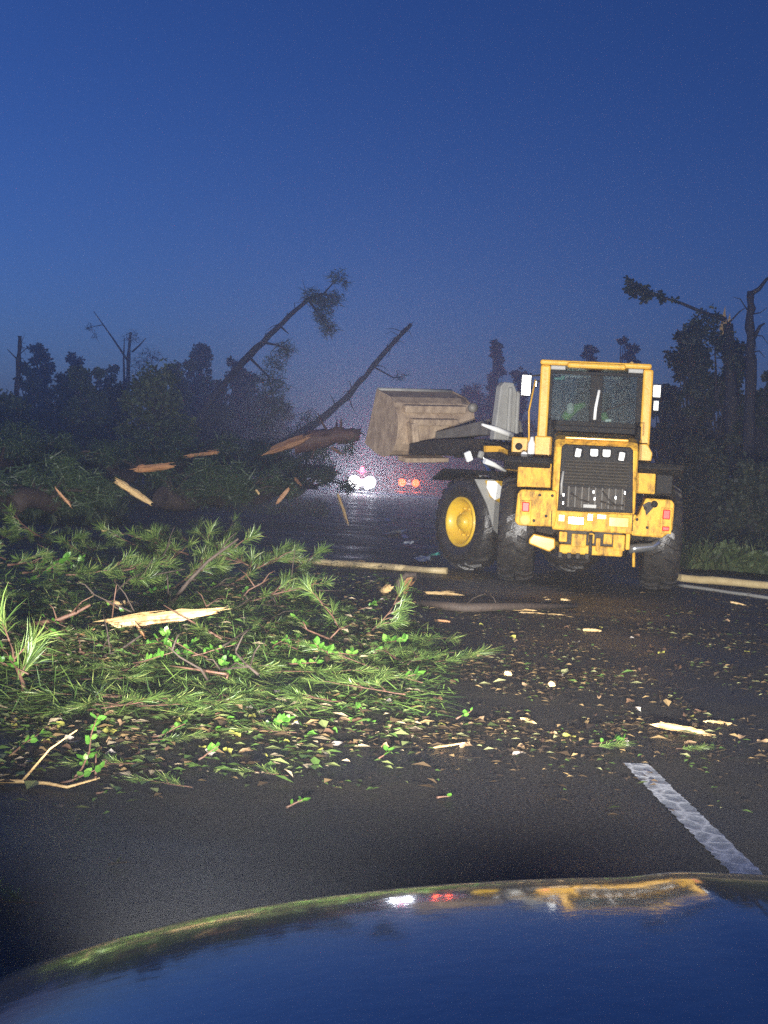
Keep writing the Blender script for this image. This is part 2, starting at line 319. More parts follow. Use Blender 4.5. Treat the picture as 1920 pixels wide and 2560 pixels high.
# ------------------------------------------------------------------ wheel loader
A_H, B_H = 8.0, -30.0
LO = Vector((3.65, 22.27, 0))
loader = thing('wheel_loader', 'yellow articulated wheel loader turned left with raised bucket, seen from behind', 'loader', LO, R(-A_H))
JOINT, FRONT_LEN = 1.40, 1.62
TF = Matrix.Translation((0, JOINT, 0)) @ Matrix.Rotation(R(A_H-B_H), 4, 'Z') @ Matrix.Translation((0, FRONT_LEN, 0))   # front axle frame
def part(name, m, fill, parent=loader, bevel=0.012, front=False, label=None):
    b = MB(); 
    if front: b.T = TF
    fill(b); o = b.build(name, m, parent, bevel)
    if label: o['label'] = label
    return o
TR, TW = 0.76, 0.52
def wheel(x, s, front):
    def rim(b):
        b.lathe([(x-s*0.10, 0.06), (x+s*0.16, 0.10), (x+s*0.17, 0.15), (x+s*0.10, 0.17), (x+s*0.08, 0.27), (x+s*0.20, 0.33), (x+s*0.235, 0.36), (x+s*0.25, 0.385), (x+s*0.24, 0.40), (x-s*0.2, 0.40)], 36, 'x', (0, 0, TR))
        b.lathe([(x+s*0.10, 0.0), (x+s*0.24, 0.0), (x+s*0.25, 0.06), (x+s*0.22, 0.11), (x+s*0.10, 0.13)], 20, 'x', (0, 0, TR))
        for k in range(10):
            q = 2*math.pi*k/10; b.lathe([(x+s*0.08, 0.018), (x+s*0.13, 0.018), (x+s*0.132, 0.0)], 6, 'x', (0, 0.22*math.cos(q), TR+0.22*math.sin(q)))
    o = part('wheel', 'yellow_rim', rim, front=front, bevel=0)
    def tyre(b):
        h = TW/2
        b.lathe([(x-h*0.8, 0.39), (x-h, 0.47), (x-h*1.03, 0.58), (x-h*0.95, TR-0.10), (x-h*0.75, TR-0.045), (x, TR-0.03), (x+h*0.75, TR-0.045), (x+h*0.95, TR-0.10), (x+h*1.03, 0.58), (x+h, 0.47), (x+h*0.8, 0.39)], 48, 'x', (0, 0, TR))
        for k in range(22):
            for sd in (-1, 1):
                q = 2*math.pi*(k+0.5*(sd > 0))/22; T0 = b.T
                base = T0 if T0 is not None else Matrix.Identity(4)
                b.T = base @ Matrix.Translation((x, 0, TR)) @ Matrix.Rotation(q, 4, 'X')
                vs = []
                for xx, yo in ((0.015*sd, 0.10), (h*0.55*sd, 0.03), (h*0.97*sd, -0.02)):
                    top = TR if abs(xx) < h*0.9 else TR-0.06
                    vs += [(xx, yo-0.045, TR-0.10), (xx, yo+0.045, TR-0.10), (xx, yo+0.04, top), (xx, yo-0.04, top)]
                fs = []
                for i in (0, 4): fs += [(i+a, i+(a+1) % 4, i+4+(a+1) % 4, i+4+a) for a in range(4)]
                b.add(vs, fs+[(3, 2, 1, 0), (8, 9, 10, 11)]); b.T = T0
    part('tyre', 'rubber', tyre, parent=o, front=front, bevel=0)
for s in (-1, 1): wheel(1.03*s, s, False)
for s in (-1, 1): wheel(1.03*s, s, True)
part('axle', 'dark_metal', lambda b: (b.tube([(-0.9, 0, TR), (0.9, 0, TR)], 0.14, 12), b.lathe([(-0.3, 0.1), (-0.2, 0.3), (0.2, 0.3), (0.3, 0.1)], 16, 'x', (0, 0, TR))), bevel=0)
part('axle', 'dark_metal', lambda b: (b.tube([(-0.9, 0, TR), (0.9, 0, TR)], 0.14, 12), b.lathe([(-0.3, 0.1), (-0.2, 0.3), (0.2, 0.3), (0.3, 0.1)], 16, 'x', (0, 0, TR))), bevel=0, front=True)
part('chassis', 'dark_metal', lambda b: (b.box(-0.42, 0.42, -1.2, 1.25, 0.62, 1.15), b.box(-0.25, 0.25, 1.2, 1.5, 0.6, 1.3)))
part('front_chassis', 'yellow_dirty', lambda b: (b.box(-0.38, 0.38, -1.35, 0.55, 0.65, 1.25), b.prism([(-0.75, 1.2), (-0.55, 2.02), (-0.15, 2.05), (0.35, 1.2)], -0.42, -0.30, 'x'),
     b.prism([(-0.75, 1.2), (-0.55, 2.02), (-0.15, 2.05), (0.35, 1.2)], 0.30, 0.42, 'x')), front=True)
# counterweight
def cw(b):
    b.prism([(-1.04, 0.90), (-1.02, 1.28), (-0.98, 1.345), (-0.50, 1.35), (-0.47, 1.05), (-0.50, 0.86), (-0.98, 0.85)], -1.58, -1.02)
    b.prism([(1.08, 0.90), (1.09, 1.25), (1.05, 1.31), (0.70, 1.315), (0.62, 1.10), (0.52, 0.95), (0.54, 0.80), (0.95, 0.79)], -1.58, -1.02)
    b.box(-0.53, 0.60, -1.54, -1.05, 0.82, 1.085)
    b.box(-0.42, 0.44, -1.50, -1.05, 0.50, 0.63)
cwo = part('counterweight', 'yellow_dirty', cw, bevel=0.025)
part('hitch_recess', 'dark_metal', lambda b: b.box(-0.36, 0.42, -1.44, -1.1, 0.63, 0.83), parent=cwo)
for (x0, x1, z0, z1, dy) in ((-0.43, -0.32, 0.66, 0.80, 0.05), (-0.26, -0.06, 0.60, 0.78, 0.06), (-0.03, 0.05, 0.66, 0.80, 0.02), (0.07, 0.13, 0.56, 0.74, 0.10), (0.17, 0.29, 0.66, 0.80, 0.03), (0.30, 0.46, 0.58, 0.80, 0.05), (0.47, 0.53, 0.60, 0.82, 0.02)):
    part('lug', 'yellow_dirty', lambda b: b.box(x0, x1, -1.46-dy, -1.3, z0, z1), parent=cwo, bevel=0.015)
for (x0, x1, z0, z1) in ((-0.46, -0.36, 0.93, 1.04), (-0.33, -0.10, 0.90, 1.02), (-0.07, 0.02, 0.96, 1.07), (0.06, 0.20, 0.99, 1.07), (0.22, 0.50, 0.90, 1.04)):
    part('plate', 'yellow', lambda b: b.box(x0, x1, -1.565, -1.5, z0, z1), parent=cwo, bevel=0.012)
for x in (-0.40, -0.28, -0.16, -0.04): part('tooth', 'dark_metal', lambda b: b.box(x-0.03, x+0.03, -1.52, -1.45, 0.44, 0.52), parent=cwo)
for s, x in ((-1, -0.90), (1, 0.985)):
    h = part('tail_light', 'yellow_dirty', lambda b: b.box(x-0.075, x+0.075, -1.615, -1.57, 0.86 if s < 0 else 0.85, 1.20), bevel=0.01)
    part('red_lens', 'red_lens', lambda b: b.box(x-0.05, x+0.05, -1.645, -1.60, 1.045, 1.175), parent=h, bevel=0.012)
    if s < 0: part('round_lens', 'amber_lens', lambda b: b.lathe([(-1.60, 0.075), (-1.64, 0.07), (-1.665, 0.045), (-1.67, 0.0)], 20, 'y', (x, 0, 0.935)), parent=h, bevel=0)
    else: part('round_lens', 'red_lens', lambda b: b.box(x-0.05, x+0.05, -1.635, -1.60, 0.89, 0.95), parent=h)
part('cap', 'black_plastic', lambda b: b.lathe([(-1.60, 0.0), (-1.60, 0.045), (-1.57, 0.05)], 14, 'y', (0.82, 0, 1.24)), parent=cwo, bevel=0)
# engine hood and grille
part('engine_hood', 'yellow_dirty', lambda b: (b.prism([(-1.47, 1.06), (-1.44, 1.95), (-1.30, 2.06), (-0.9, 2.13), (0.44, 2.22), (0.44, 1.06)], -0.56, 0.58, 'x')), bevel=0.05)
gr = part('grille', 'black_plastic', lambda b: (b.prism([(-0.47, 1.08), (-0.46, 1.95), (-0.42, 1.985), (0.46, 1.985), (0.50, 1.95), (0.54, 1.10)], -1.52, -1.44)), bevel=0.012)
for k in range(8): part('slat', 'slat_plastic', lambda b: b.box(-0.40, 0.46, -1.55, -1.51, 1.45+0.043*k, 1.47+0.043*k, rot=(R(-28), 0, 0)), parent=gr, bevel=0)
for k in range(9): part('screen_bar', 'slat_plastic', lambda b: b.box(-0.34+0.09*k, -0.325+0.09*k, -1.556, -1.538, 1.14, 1.42), parent=gr, bevel=0)
for k, (a_, b_) in enumerate((((0.10, 1.24), (0.42, 1.20)), ((-0.30, 1.33), (-0.05, 1.22)), ((0.12, 1.38), (0.30, 1.20)))): part('hose', 'dark_metal', lambda b: b.tube([(a_[0], -1.575, a_[1]), ((a_[0]+b_[0])/2, -1.59, (a_[1]+b_[1])/2-0.03), (b_[0], -1.575, b_[1])], 0.012, 6), parent=gr, bevel=0)
part('hood_seam', 'black_plastic', lambda b: b.box(-0.563, 0.583, -0.95, -0.935, 1.06, 2.12), bevel=0)
for s in (-1, 1):
    for k in range(3): part('hood_vent', 'black_plastic', lambda b: b.box(s*0.575-0.012+0.01*s, s*0.575+0.012+0.01*s, -0.6+0.25*k, -0.45+0.25*k, 1.85, 2.0), bevel=0)
part('lower_screen', 'dark_metal', lambda b: b.box(-0.36, 0.44, -1.54, -1.515, 1.13, 1.42), parent=gr)
part('hinge', 'pale_grey', lambda b: (b.tube([(-0.43, -1.54, 1.30), (-0.435, -1.55, 1.45), (-0.42, -1.54, 1.62)], 0.018, 6)), parent=gr, bevel=0)
for x, z in ((-0.40, 1.30), (-0.40, 1.19), (0.30, 1.30), (0.42, 1.37), (0.0, 1.36), (0.02, 1.27)): part('bolt', 'chrome', lambda b: b.box(x-0.02, x+0.02, -1.57, -1.535, z-0.03, z+0.03), parent=gr)
part('maker_plate', 'pale_grey', lambda b: b.box(-0.13, 0.05, -1.565, -1.54, 1.14, 1.19), parent=gr, bevel=0.006)
for x, z, c in ((-0.235, 1.885, 0), (-0.02, 1.895, 1), (0.145, 1.895, 1), (0.35, 1.865, 0)):
    h = part('work_light', 'black_plastic', lambda b: b.box(x-0.065, x+0.065, -1.56, -1.51, z-0.065, z+0.065), bevel=0.012)
    part('lens', 'lamp_glass', lambda b: b.prism([(x-0.052, z-0.04), (x-0.03, z-0.055), (x+0.03, z-0.055), (x+0.052, z-0.04), (x+0.052, z+0.045), (x-0.052, z+0.045)] if c else
         [(x-0.045, z-0.06), (x+0.03, z-0.065), (x+0.045, z+0.045), (x-0.03, z+0.055)], -1.585, -1.555), parent=h, bevel=0.01)
# rear fenders and side panels
for s in (-1, 1):
    part('rear_fender', 'black_plastic', lambda b: (b.box(*sorted((s*0.56, s*1.26)), -0.55, 0.75, 1.74, 1.80), b.box(*sorted((s*0.60, s*1.26)), -0.72, -0.50, 1.66, 1.76, rot=(R(-35), 0, 0))), bevel=0.02)
    part('side_panel', 'yellow_dirty', lambda b: b.box(*sorted((s*0.58, s*(1.06 if s < 0 else 0.88))), -0.62, 0.3, 1.37, 1.73), bevel=0.02)
part('mud_flap', 'black_plastic', lambda b: b.box(0.89, 1.12, -0.60, -0.56, 1.38, 1.74))
part('battery_box', 'yellow', lambda b: b.prism([(0.66, 1.81), (0.84, 1.81), (0.86, 1.96), (0.78, 2.09), (0.66, 2.09)], 0.1, 0.7), bevel=0.015)
part('step', 'yellow', lambda b: b.prism([(-0.84, 0.66), (-0.78, 0.74), (-0.48, 0.69), (-0.47, 0.56), (-0.55, 0.50), (-0.84, 0.60)], -1.25, -0.75), bevel=0.02)
part('exhaust_pipe', 'chrome', lambda b: (b.tube([(0.52, -1.28, 0.60), (0.62, -1.27, 0.62), (0.84, -1.24, 0.65), (0.93, -1.22, 0.73)], [0.065, 0.065, 0.06, 0.045], 14)), bevel=0)
part('stay_rod', 'yellow', lambda b: b.tube([(0.60, -1.22, 0.56), (0.61, -1.22, 0.36)], 0.022, 8), bevel=0)
# cab
Y0, Y1, ZB, ZT = 0.45, 1.80, 1.82, 3.20
def pillar(x, y, wx, wy):
    part('pillar', 'yellow', lambda b: b.prism([(x-wx, y-wy), (x+wx, y-wy), (x+wx, y+wy), (x-wx, y+wy)], ZB, ZT, 'z'), bevel=0.03)
for s in (-1, 1): pillar(s*0.755, Y0+0.06, 0.075, 0.06); pillar(s*0.74, Y1-0.05, 0.04, 0.05)
part('roof', 'yellow', lambda b: (b.box(-0.84, 0.80, Y0-0.02, Y1+0.1, 3.201, 3.28), b.box(-0.44, 0.42, Y0-0.08, Y0-0.02, 3.17, 3.25)), bevel=0.03)
for x0 in (-0.68, 0.46): part('roof_lining', 'pale_grey', lambda b: b.box(x0, x0+0.22, Y0-0.005, Y0+0.09, 3.135, 3.199))
part('cab_base', 'black_plastic', lambda b: (b.box(-0.68, 0.68, Y0+0.01, Y1, 1.83, 2.32)))
part('cab_corner', 'yellow', lambda b: b.box(-0.86, -0.60, Y0-0.06, Y0+0.20, 1.83, 2.14), bevel=0.02)
fr = part('rear_window_frame', 'black_plastic', lambda b: (b.box(-0.68, 0.68, Y0+0.02, Y0+0.08, 2.32, 2.39), b.box(-0.68, 0.68, Y0+0.02, Y0+0.08, 3.08, 3.13),
     b.box(-0.68, -0.64, Y0+0.02, Y0+0.08, 2.39, 3.08), b.box(0.60, 0.68, Y0+0.02, Y0+0.08, 2.39, 3.08), b.box(-0.08, 0.10, Y0+0.02, Y0+0.09, 2.39, 3.08)), bevel=0.008)
part('pane', 'glass', lambda b: b.box(-0.64, -0.08, Y0+0.045, Y0+0.05, 2.39, 3.08), parent=fr, bevel=0)
part('pane', 'glass', lambda b: b.box(0.10, 0.60, Y0+0.045, Y0+0.05, 2.39, 3.08), parent=fr, bevel=0)
part('handle', 'white_enamel', lambda b: b.tube([(0.005, Y0-0.01, 2.42), (0.012, Y0-0.02, 2.60), (0.05, Y0-0.01, 2.86)], [0.026, 0.024, 0.022], 8), parent=fr, bevel=0)
part('wiper', 'black_plastic', lambda b: b.box(0.13, 0.50, Y0+0.01, Y0+0.03, 2.62, 2.64, rot=(0, R(-22), 0)), parent=fr, bevel=0)
for s in (-1, 1): part('side_pane', 'glass', lambda b: b.box(s*0.73-0.004, s*0.73+0.004, Y0+0.13, Y1-0.1, 2.3, 3.19), bevel=0)
part('front_pane', 'glass', lambda b: b.box(-0.70, 0.70, Y1-0.05, Y1-0.042, 2.0, 3.19), bevel=0)
seat = part('seat', 'seat_cloth', lambda b: (b.box(-0.27, 0.27, 0.85, 1.35, 2.25, 2.40), b.box(-0.25, 0.25, 0.80, 0.92, 2.38, 2.85), b.box(-0.14, 0.14, 0.80, 0.90, 2.87, 3.05)), bevel=0.05)
part('green_item', 'cab_green', lambda b: (b.tube([(-0.45, 0.72, 2.42), (-0.38, 0.74, 2.50), (-0.28, 0.76, 2.60), (-0.14, 0.77, 2.66)], [0.06, 0.08, 0.07, 0.04], 8)), parent=seat, bevel=0, label='green shape behind the left rear pane')  # short green tube low behind the left rear pane
part('green_item_right', 'cab_green', lambda b: (b.tube([(0.13, 0.66, 2.54), (0.16, 0.66, 2.46), (0.22, 0.66, 2.42)], [0.05, 0.06, 0.03], 8)), parent=seat, bevel=0)  # short green tube low behind the right rear pane
part('white_item', 'white_enamel', lambda b: b.lathe([(2.50, 0.03), (2.52, 0.055), (2.62, 0.06), (2.66, 0.04), (2.67, 0.0)], 12, 'z', (-0.36, 0.66, 0)), parent=seat, bevel=0)  # small rounded white form beside the left green one
part('box', 'white_enamel', lambda b: b.box(0.16, 0.26, 0.58, 0.66, 2.40, 2.45, rot=(0, R(-8), 0)), parent=seat)  # small flat white block behind the right rear pane
part('monitor', 'plastic_teal', lambda b: (b.box(-0.62, -0.48, 0.60, 0.62, 3.00, 3.03), b.box(-0.52, -0.47, 0.60, 0.62, 3.00, 3.06)), bevel=0)
part('steering_wheel', 'black_plastic', lambda b: (b.tube([(0.2*math.cos(q), 1.55+0.1*math.sin(q), 2.62+0.17*math.sin(q)) for q in [2*math.pi*k/20 for k in range(21)]], 0.016, 6), b.tube([(0, 1.55, 2.6), (0, 1.72, 2.2)], 0.03, 6)), bevel=0)
for x0, x1, z0, z1 in ((-1.13, -0.96, 2.76, 3.10), (-0.93, -0.87, 2.90, 3.02), (0.86, 1.01, 2.82, 3.04), (0.88, 0.99, 2.62, 2.80)):
    mo = part('mirror', 'black_plastic', lambda b: b.box(x0, x1, 1.18, 1.24, z0, z1), bevel=0.025)
    part('mirror_glass', 'chrome', lambda b: b.box(x0+0.01, x1-0.01, 1.165, 1.185, z0+0.01, z1-0.01, rot=(R(5), 0, R(3))), parent=mo, bevel=0.01)
    s = -1 if x0 < 0 else 1
    part('arm', 'dark_metal', lambda b: b.tube([((x0+x1)/2, 1.22, z1-0.03), (s*0.76, 1.4, z1+0.02)], 0.014, 6), parent=mo, bevel=0)
part('extinguisher', 'white_enamel', lambda b: b.lathe([(1.82, 0.0), (1.82, 0.055), (2.02, 0.055), (2.07, 0.03), (2.12, 0.025), (2.12, 0.0)], 16, 'z', (-0.90, 0.36, 0)), bevel=0)
part('marker_lamp', 'lamp_glass', lambda b: b.lathe([(0.22, 0.0), (0.23, 0.04), (0.28, 0.05), (0.32, 0.03)], 14, 'y', (-1.0, 0, 1.85)), bevel=0)
part('hand_rail', 'yellow', lambda b: b.tube([(-0.93, 0.42, 1.85), (-0.97, 0.5, 2.5), (-0.90, 0.6, 2.98)], 0.014, 6), bevel=0)
yb = part('hydraulic_box', 'yellow', lambda b: (b.box(-1.21, -0.95, 0.85, 1.2, 1.83, 2.12)), bevel=0.02)
part('hose_port', 'black_plastic', lambda b: b.lathe([(0.83, 0.0), (0.83, 0.05), (0.86, 0.06)], 14, 'y', (-1.10, 0, 1.98)), parent=yb, bevel=0)
part('deck', 'black_plastic', lambda b: b.box(-1.25, -0.62, 0.76, 1.7, 1.78, 1.83))
for k, (x, z) in enumerate(((-0.72, 1.28), (-0.62, 1.0), (-0.78, 0.93), (0.70, 1.18), (0.74, 0.92), (0.60, 1.02), (-0.55, 1.28))): part('bolt', 'dark_metal', lambda b: b.lathe([(-1.575, 0.022), (-1.60, 0.022), (-1.602, 0)], 6, 'y', (x, 0, z)), parent=cwo, bevel=0)
for x in (-0.545, 0.545): part('seam', 'black_plastic', lambda b: b.box(x-0.006, x+0.006, -1.583, -1.54, 0.86, 1.08), parent=cwo, bevel=0)
part('tow_pin', 'dark_metal', lambda b: (b.tube([(0.0, -1.52, 0.50), (0.0, -1.52, 0.78)], 0.025, 10), b.tube([(-0.05, -1.52, 0.79), (0.0, -1.54, 0.83), (0.05, -1.52, 0.79)], 0.010, 6)), parent=cwo, bevel=0)
part('scuff', 'dark_metal', lambda b: b.prism([(0.66, 1.22), (0.74, 1.27), (0.84, 1.25), (0.80, 1.18), (0.72, 1.08), (0.70, 1.15)], -1.5815, -1.575), parent=cwo, bevel=0)
for s in (-1, 1):
    part('hand_rail', 'black_plastic', lambda b: b.tube([(s*0.60, -1.1, 2.10), (s*0.60, -1.1, 2.28), (s*0.60, -0.1, 2.36), (s*0.60, -0.05, 2.2)], 0.013, 6), bevel=0)
    part('hose', 'black_plastic', lambda b: b.tube([(s*0.35, -1.2, 0.62), (s*0.5, -0.9, 0.48), (s*0.55, -0.3, 0.6), (s*0.40, 0.1, 0.9)], 0.02, 6), bevel=0)
part('hood_rib', 'yellow', lambda b: b.box(-0.42, 0.44, -1.36, -0.2, 2.10, 2.135, rot=(R(3.6), 0, 0)), bevel=0.012)
part('beacon', 'amber_lens', lambda b: b.lathe([(3.28, 0.05), (3.36, 0.045), (3.39, 0.0)], 12, 'z', (0.55, 1.5, 0)), bevel=0)
for k in range(4): part('ladder_rung', 'yellow', lambda b: b.box(-1.12, -0.84, 0.9, 1.0, 0.55+0.3*k, 0.58+0.3*k), bevel=0.006)
for k in range(5): part('hose', 'black_plastic', lambda b: b.tube([(-0.30+0.07*k, -1.5, 1.45+0.03*k), (-0.34+0.08*k, -0.9, 1.75+0.05*(k % 3)), (-0.40+0.10*k, -0.2, 1.95-0.04*k), (-0.45+0.12*k, 0.5, 2.1)], 0.022, 6), front=True, bevel=0)
# front frame: tower, arms, fender, ladder, bucket
part('lift_tower', 'pale_grey', lambda b: (b.prism([(-0.77, 2.10), (-0.69, 2.96), (-0.62, 3.03), (-0.44, 3.03), (-0.37, 2.9), (-0.26, 2.10)], -0.12, 0.02), b.box(-0.55, -0.48, -0.17, -0.12, 2.12, 2.95), b.box(-0.39, -0.33, -0.17, -0.12, 2.12, 2.9)), front=True, bevel=0.02)
for s in (-1, 1):
    part('lift_arm', 'dark_metal', lambda b: b.prism([(-0.45, 1.72), (-0.40, 1.98), (0.6, 2.12), (1.7, 2.10), (2.75, 2.02), (2.75, 1.82), (1.6, 1.84), (0.7, 1.84)], s*0.48-0.07, s*0.48+0.07, 'x'), front=True, bevel=0.02)
    part('lift_cylinder', 'chrome', lambda b: (b.tube([(s*0.48, -0.1, 1.2), (s*0.48, 0.5, 1.75)], 0.08, 12), b.tube([(s*0.48, 0.5, 1.75), (s*0.48, 0.8, 2.1)], 0.045, 12)), front=True, bevel=0)
part('tilt_cylinder', 'white_enamel', lambda b: (b.tube([(-0.46, -0.22, 2.17), (-0.8, -0.2, 2.26), (-1.08, -0.2, 2.32)], [0.05, 0.045, 0.018], 12)), front=True, bevel=0)
part('tilt_link', 'grey_paint', lambda b: (b.prism([(0.2, 2.1), (0.35, 2.45), (0.6, 2.55), (1.2, 2.45), (2.6, 2.25), (2.6, 2.1), (1.3, 2.2), (0.6, 2.2)], -0.1, 0.1, 'x')), front=True, bevel=0.02)
part('work_lamp', 'grey_paint', lambda b: b.lathe([(-0.05, 0), (-0.04, 0.07), (0.03, 0.08), (0.1, 0.04)], 14, 'y', (-0.92, 0.3, 2.60)), front=True, bevel=0)
ff = part('front_fender', 'black_plastic', lambda b: (b.prism([(-0.98, 1.50), (-0.80, 1.585), (0.45, 1.60), (0.75, 1.45), (0.75, 1.40), (0.42, 1.54), (-0.8, 1.52), (-0.98, 1.44)], -1.34, -0.70, 'x')), front=True, bevel=0.01)
part('front_fender', 'black_plastic', lambda b: (b.prism([(-0.98, 1.50), (-0.80, 1.585), (0.45, 1.60), (0.75, 1.45), (0.75, 1.40), (0.42, 1.54), (-0.8, 1.52), (-0.98, 1.44)], 0.70, 1.36, 'x')), front=True, bevel=0.01)
part('splash_panel', 'pale_grey', lambda b: (b.prism([(-1.62, 1.45), (-1.02, 1.47), (-0.98, 0.60), (-1.04, 0.54), (-1.21, 0.68), (-1.36, 1.06)], -0.87, -0.83)), front=True, bevel=0.008)
yl = part('glare_panel', 'yellow_rim', lambda b: b.prism([(-1.45, 1.44), (-1.05, 1.46), (-1.03, 1.14), (-1.10, 1.08), (-1.34, 1.18)], -0.93, -0.872), front=True, bevel=0.015)
part('lens', 'lamp_glass', lambda b: b.prism([(-1.44, 1.44), (-1.30, 1.44), (-1.16, 1.35), (-1.12, 1.22), (-1.28, 1.14), (-1.36, 1.20), (-1.45, 1.33)], -0.96, -0.925), parent=yl, front=True, bevel=0.012)  # glowing white shape painted as headlight glare on the panel, no real lens
part('grab_rail', 'yellow', lambda b: b.tube([(-1.06, -0.93, 0.95), (-1.06, -0.95, 0.7), (-1.05, -0.93, 0.26)], 0.02, 8), front=True, bevel=0)
part('grab_rail', 'white_enamel', lambda b: b.tube([(-1.36, -0.72, 1.74), (-1.18, -0.72, 1.69), (-0.95, -0.72, 1.60)], [0.045, 0.04, 0.025], 10), front=True, bevel=0)
part('turn_signal', 'lamp_glass', lambda b: b.box(-1.44, -1.33, -0.35, -0.28, 1.72, 1.88, rot=(0, R(-25), 0)), front=True, bevel=0.02)
part('turn_signal', 'pale_grey', lambda b: b.box(-1.20, -1.10, -0.35, -0.28, 1.78, 1.90, rot=(0, R(15), 0)), front=True, bevel=0.03)
part('cross_bar', 'yellow', lambda b: b.prism([(-1.22, 1.98), (-0.95, 1.99), (-0.64, 1.88), (-0.65, 1.82), (-0.92, 1.90), (-1.21, 1.88)], -0.55, -0.47), front=True, bevel=0.01)
TF = TF @ Matrix.Translation((0.13, 0.25, 0)) @ Matrix.Translation((0, 3.0, 2.35)) @ Matrix.Rotation(R(9), 4, 'X') @ Matrix.Rotation(R(-3), 4, 'Y') @ Matrix.Translation((0, -3.0, -2.35))
# bucket: curved shell with thickness, seen from behind
BW = 0.80
def shell(t0, t1, w0, w1):
    def f(b):
        prf = []
        arc = [(3.75, 1.93), (3.3, 1.82), (3.05, 1.81), (2.90, 1.86), (2.78, 1.95), (2.70, 2.08), (2.66, 2.22), (2.655, 2.38), (2.69, 2.54), (2.77, 2.68), (2.89, 2.80), (3.05, 2.88), (3.5, 2.94)]
        n = len(arc); vs = []; cy, cz = 3.3, 2.35
        for (y, z) in arc: vs.append((y, z))
        inn = [(cy+(y-cy)*0.94, cz+(z-cz)*0.94) for y, z in arc]
        b.prism(vs+inn[::-1], w0, w1, 'x')
    return f
bk = part('bucket', 'bucket_steel', shell(0, 1, -BW, BW), front=True, bevel=0.01)
for x in (-BW-0.03, BW-0.0):
    part('side_plate', 'bucket_steel', lambda b: b.prism([(3.75, 1.92), (3.3, 1.80), (3.05, 1.79), (2.89, 1.84), (2.77, 1.93), (2.68, 2.07), (2.645, 2.22), (2.64, 2.38), (2.675, 2.55), (2.76, 2.70), (2.88, 2.82), (3.05, 2.90), (3.5, 2.96), (3.6, 2.5)], x, x+0.03, 'x'), parent=bk, front=True, bevel=0.006)
part('back_frame', 'bucket_steel', lambda b: (b.box(-0.60, 0.36, 2.50, 2.68, 2.44, 2.56), b.box(-0.60, -0.46, 2.48, 2.70, 1.95, 2.50, rot=(0, R(-12), 0)), b.box(0.30, 0.44, 2.48, 2.70, 1.95, 2.50, rot=(0, R(-10), 0)), b.box(-0.68, 0.62, 2.68, 2.82, 2.64, 2.78)), parent=bk, front=True, bevel=0.025)
part('rim', 'pale_grey', lambda b: b.tube([(-0.80, 3.5, 2.95), (0.80, 3.5, 2.95)], 0.035, 8), parent=bk, front=True, bevel=0)
part('wear_plate', 'bucket_steel', lambda b: b.box(-0.62, 0.3, 2.62, 2.9, 1.76, 1.84), parent=bk, front=True, bevel=0.01)

# ------------------------------------------------------------------ vehicles far down the road
def far_car(name, label, loc, rz, paint):
    t = thing(name, label, 'car', loc, rz)
    m = MB(); m.prism([(-2.4, 0.35), (-2.4, 0.9), (-1.2, 1.0), (-0.5, 1.62), (1.9, 1.65), (2.35, 1.0), (2.4, 0.4)], -0.92, 0.92, 'x'); m.build('body', paint, t, 0.06)
    for s in (-1, 1):
        for y in (-1.5, 1.5):
            m = MB(); m.lathe([(-0.1, 0.0), (-0.11, 0.30), (-0.08, 0.36), (0.08, 0.36), (0.11, 0.30), (0.1, 0.0)], 20, 'x', (s*0.86, y, 0.36)); m.build('wheel', 'rubber', t)
    m = MB(); m.add([(-0.78, -1.17, 1.03), (0.78, -1.17, 1.03), (0.66, -0.56, 1.58), (-0.66, -0.56, 1.58)], [(0, 1, 2, 3)]); m.build('windscreen', 'far_car_dark', t, fixn=False)
    return t
p = D(905, 1207, 110); police = far_car('approaching_vehicle', 'vehicle facing us with dazzling white headlights and a red roof light', (p.x, 112.4, 0), 0, 'far_car_paint')
for s in (-1, 1):
    m = MB(); m.lathe([(-2.42, 0.43), (-2.48, 0.42), (-2.52, 0.24), (-2.53, 0.0)], 20, 'y', (s*0.56, 0, 0.84)); m.build('headlight', 'headlamp_lit', police)  # headlamp discs oversized to stand in for lens glare
    m = MB(); m.lathe([(-2.42, 0.17), (-2.46, 0.17), (-2.48, 0.0)], 14, 'y', (s*0.36, 0, 0.46)); m.build('glare_disc', 'headlamp_lit', police)  # added lit disc, fills out the glare below the headlights
    L = bpy.data.lights.new('headlight_beam', 'SPOT'); L.energy = 1600; L.spot_size = R(40); L.spot_blend = 1; L.shadow_soft_size = 0.30; L.color = (0.85, 0.9, 1.0)
    lo = bpy.data.objects.new('headlight_beam', L); COL.objects.link(lo); lo.parent = police; lo.location = (s*0.58, -2.90, 0.80); lo.rotation_euler = (R(88), 0, R(180))
m = MB(); m.box(-0.36, 0.36, -2.50, -2.42, 0.62, 1.02); m.build('glare_block', 'headlamp_lit', police, 0.02)  # added lit block, merges the headlights into one blob of glare
m = MB(); m.lathe([(1.64, 0.17), (1.80, 0.16), (1.90, 0.08), (1.92, 0)], 16, 'z', (0, -0.3, 0)); m.build('roof_light', 'beacon_red', police)
L = bpy.data.lights.new('roof_light_glow', 'POINT'); L.energy = 250; L.color = (1, 0.1, 0.25); L.shadow_soft_size = 0.1
lo = bpy.data.objects.new('roof_light_glow', L); COL.objects.link(lo); lo.parent = police; lo.location = (0, -0.5, 1.95)
p = D(1022, 1212, 140); tail = far_car('departing_car', 'car seen from behind with two red tail lights glowing, left of the loader', (p.x, 142.4, 0), 0, 'far_car_dark')
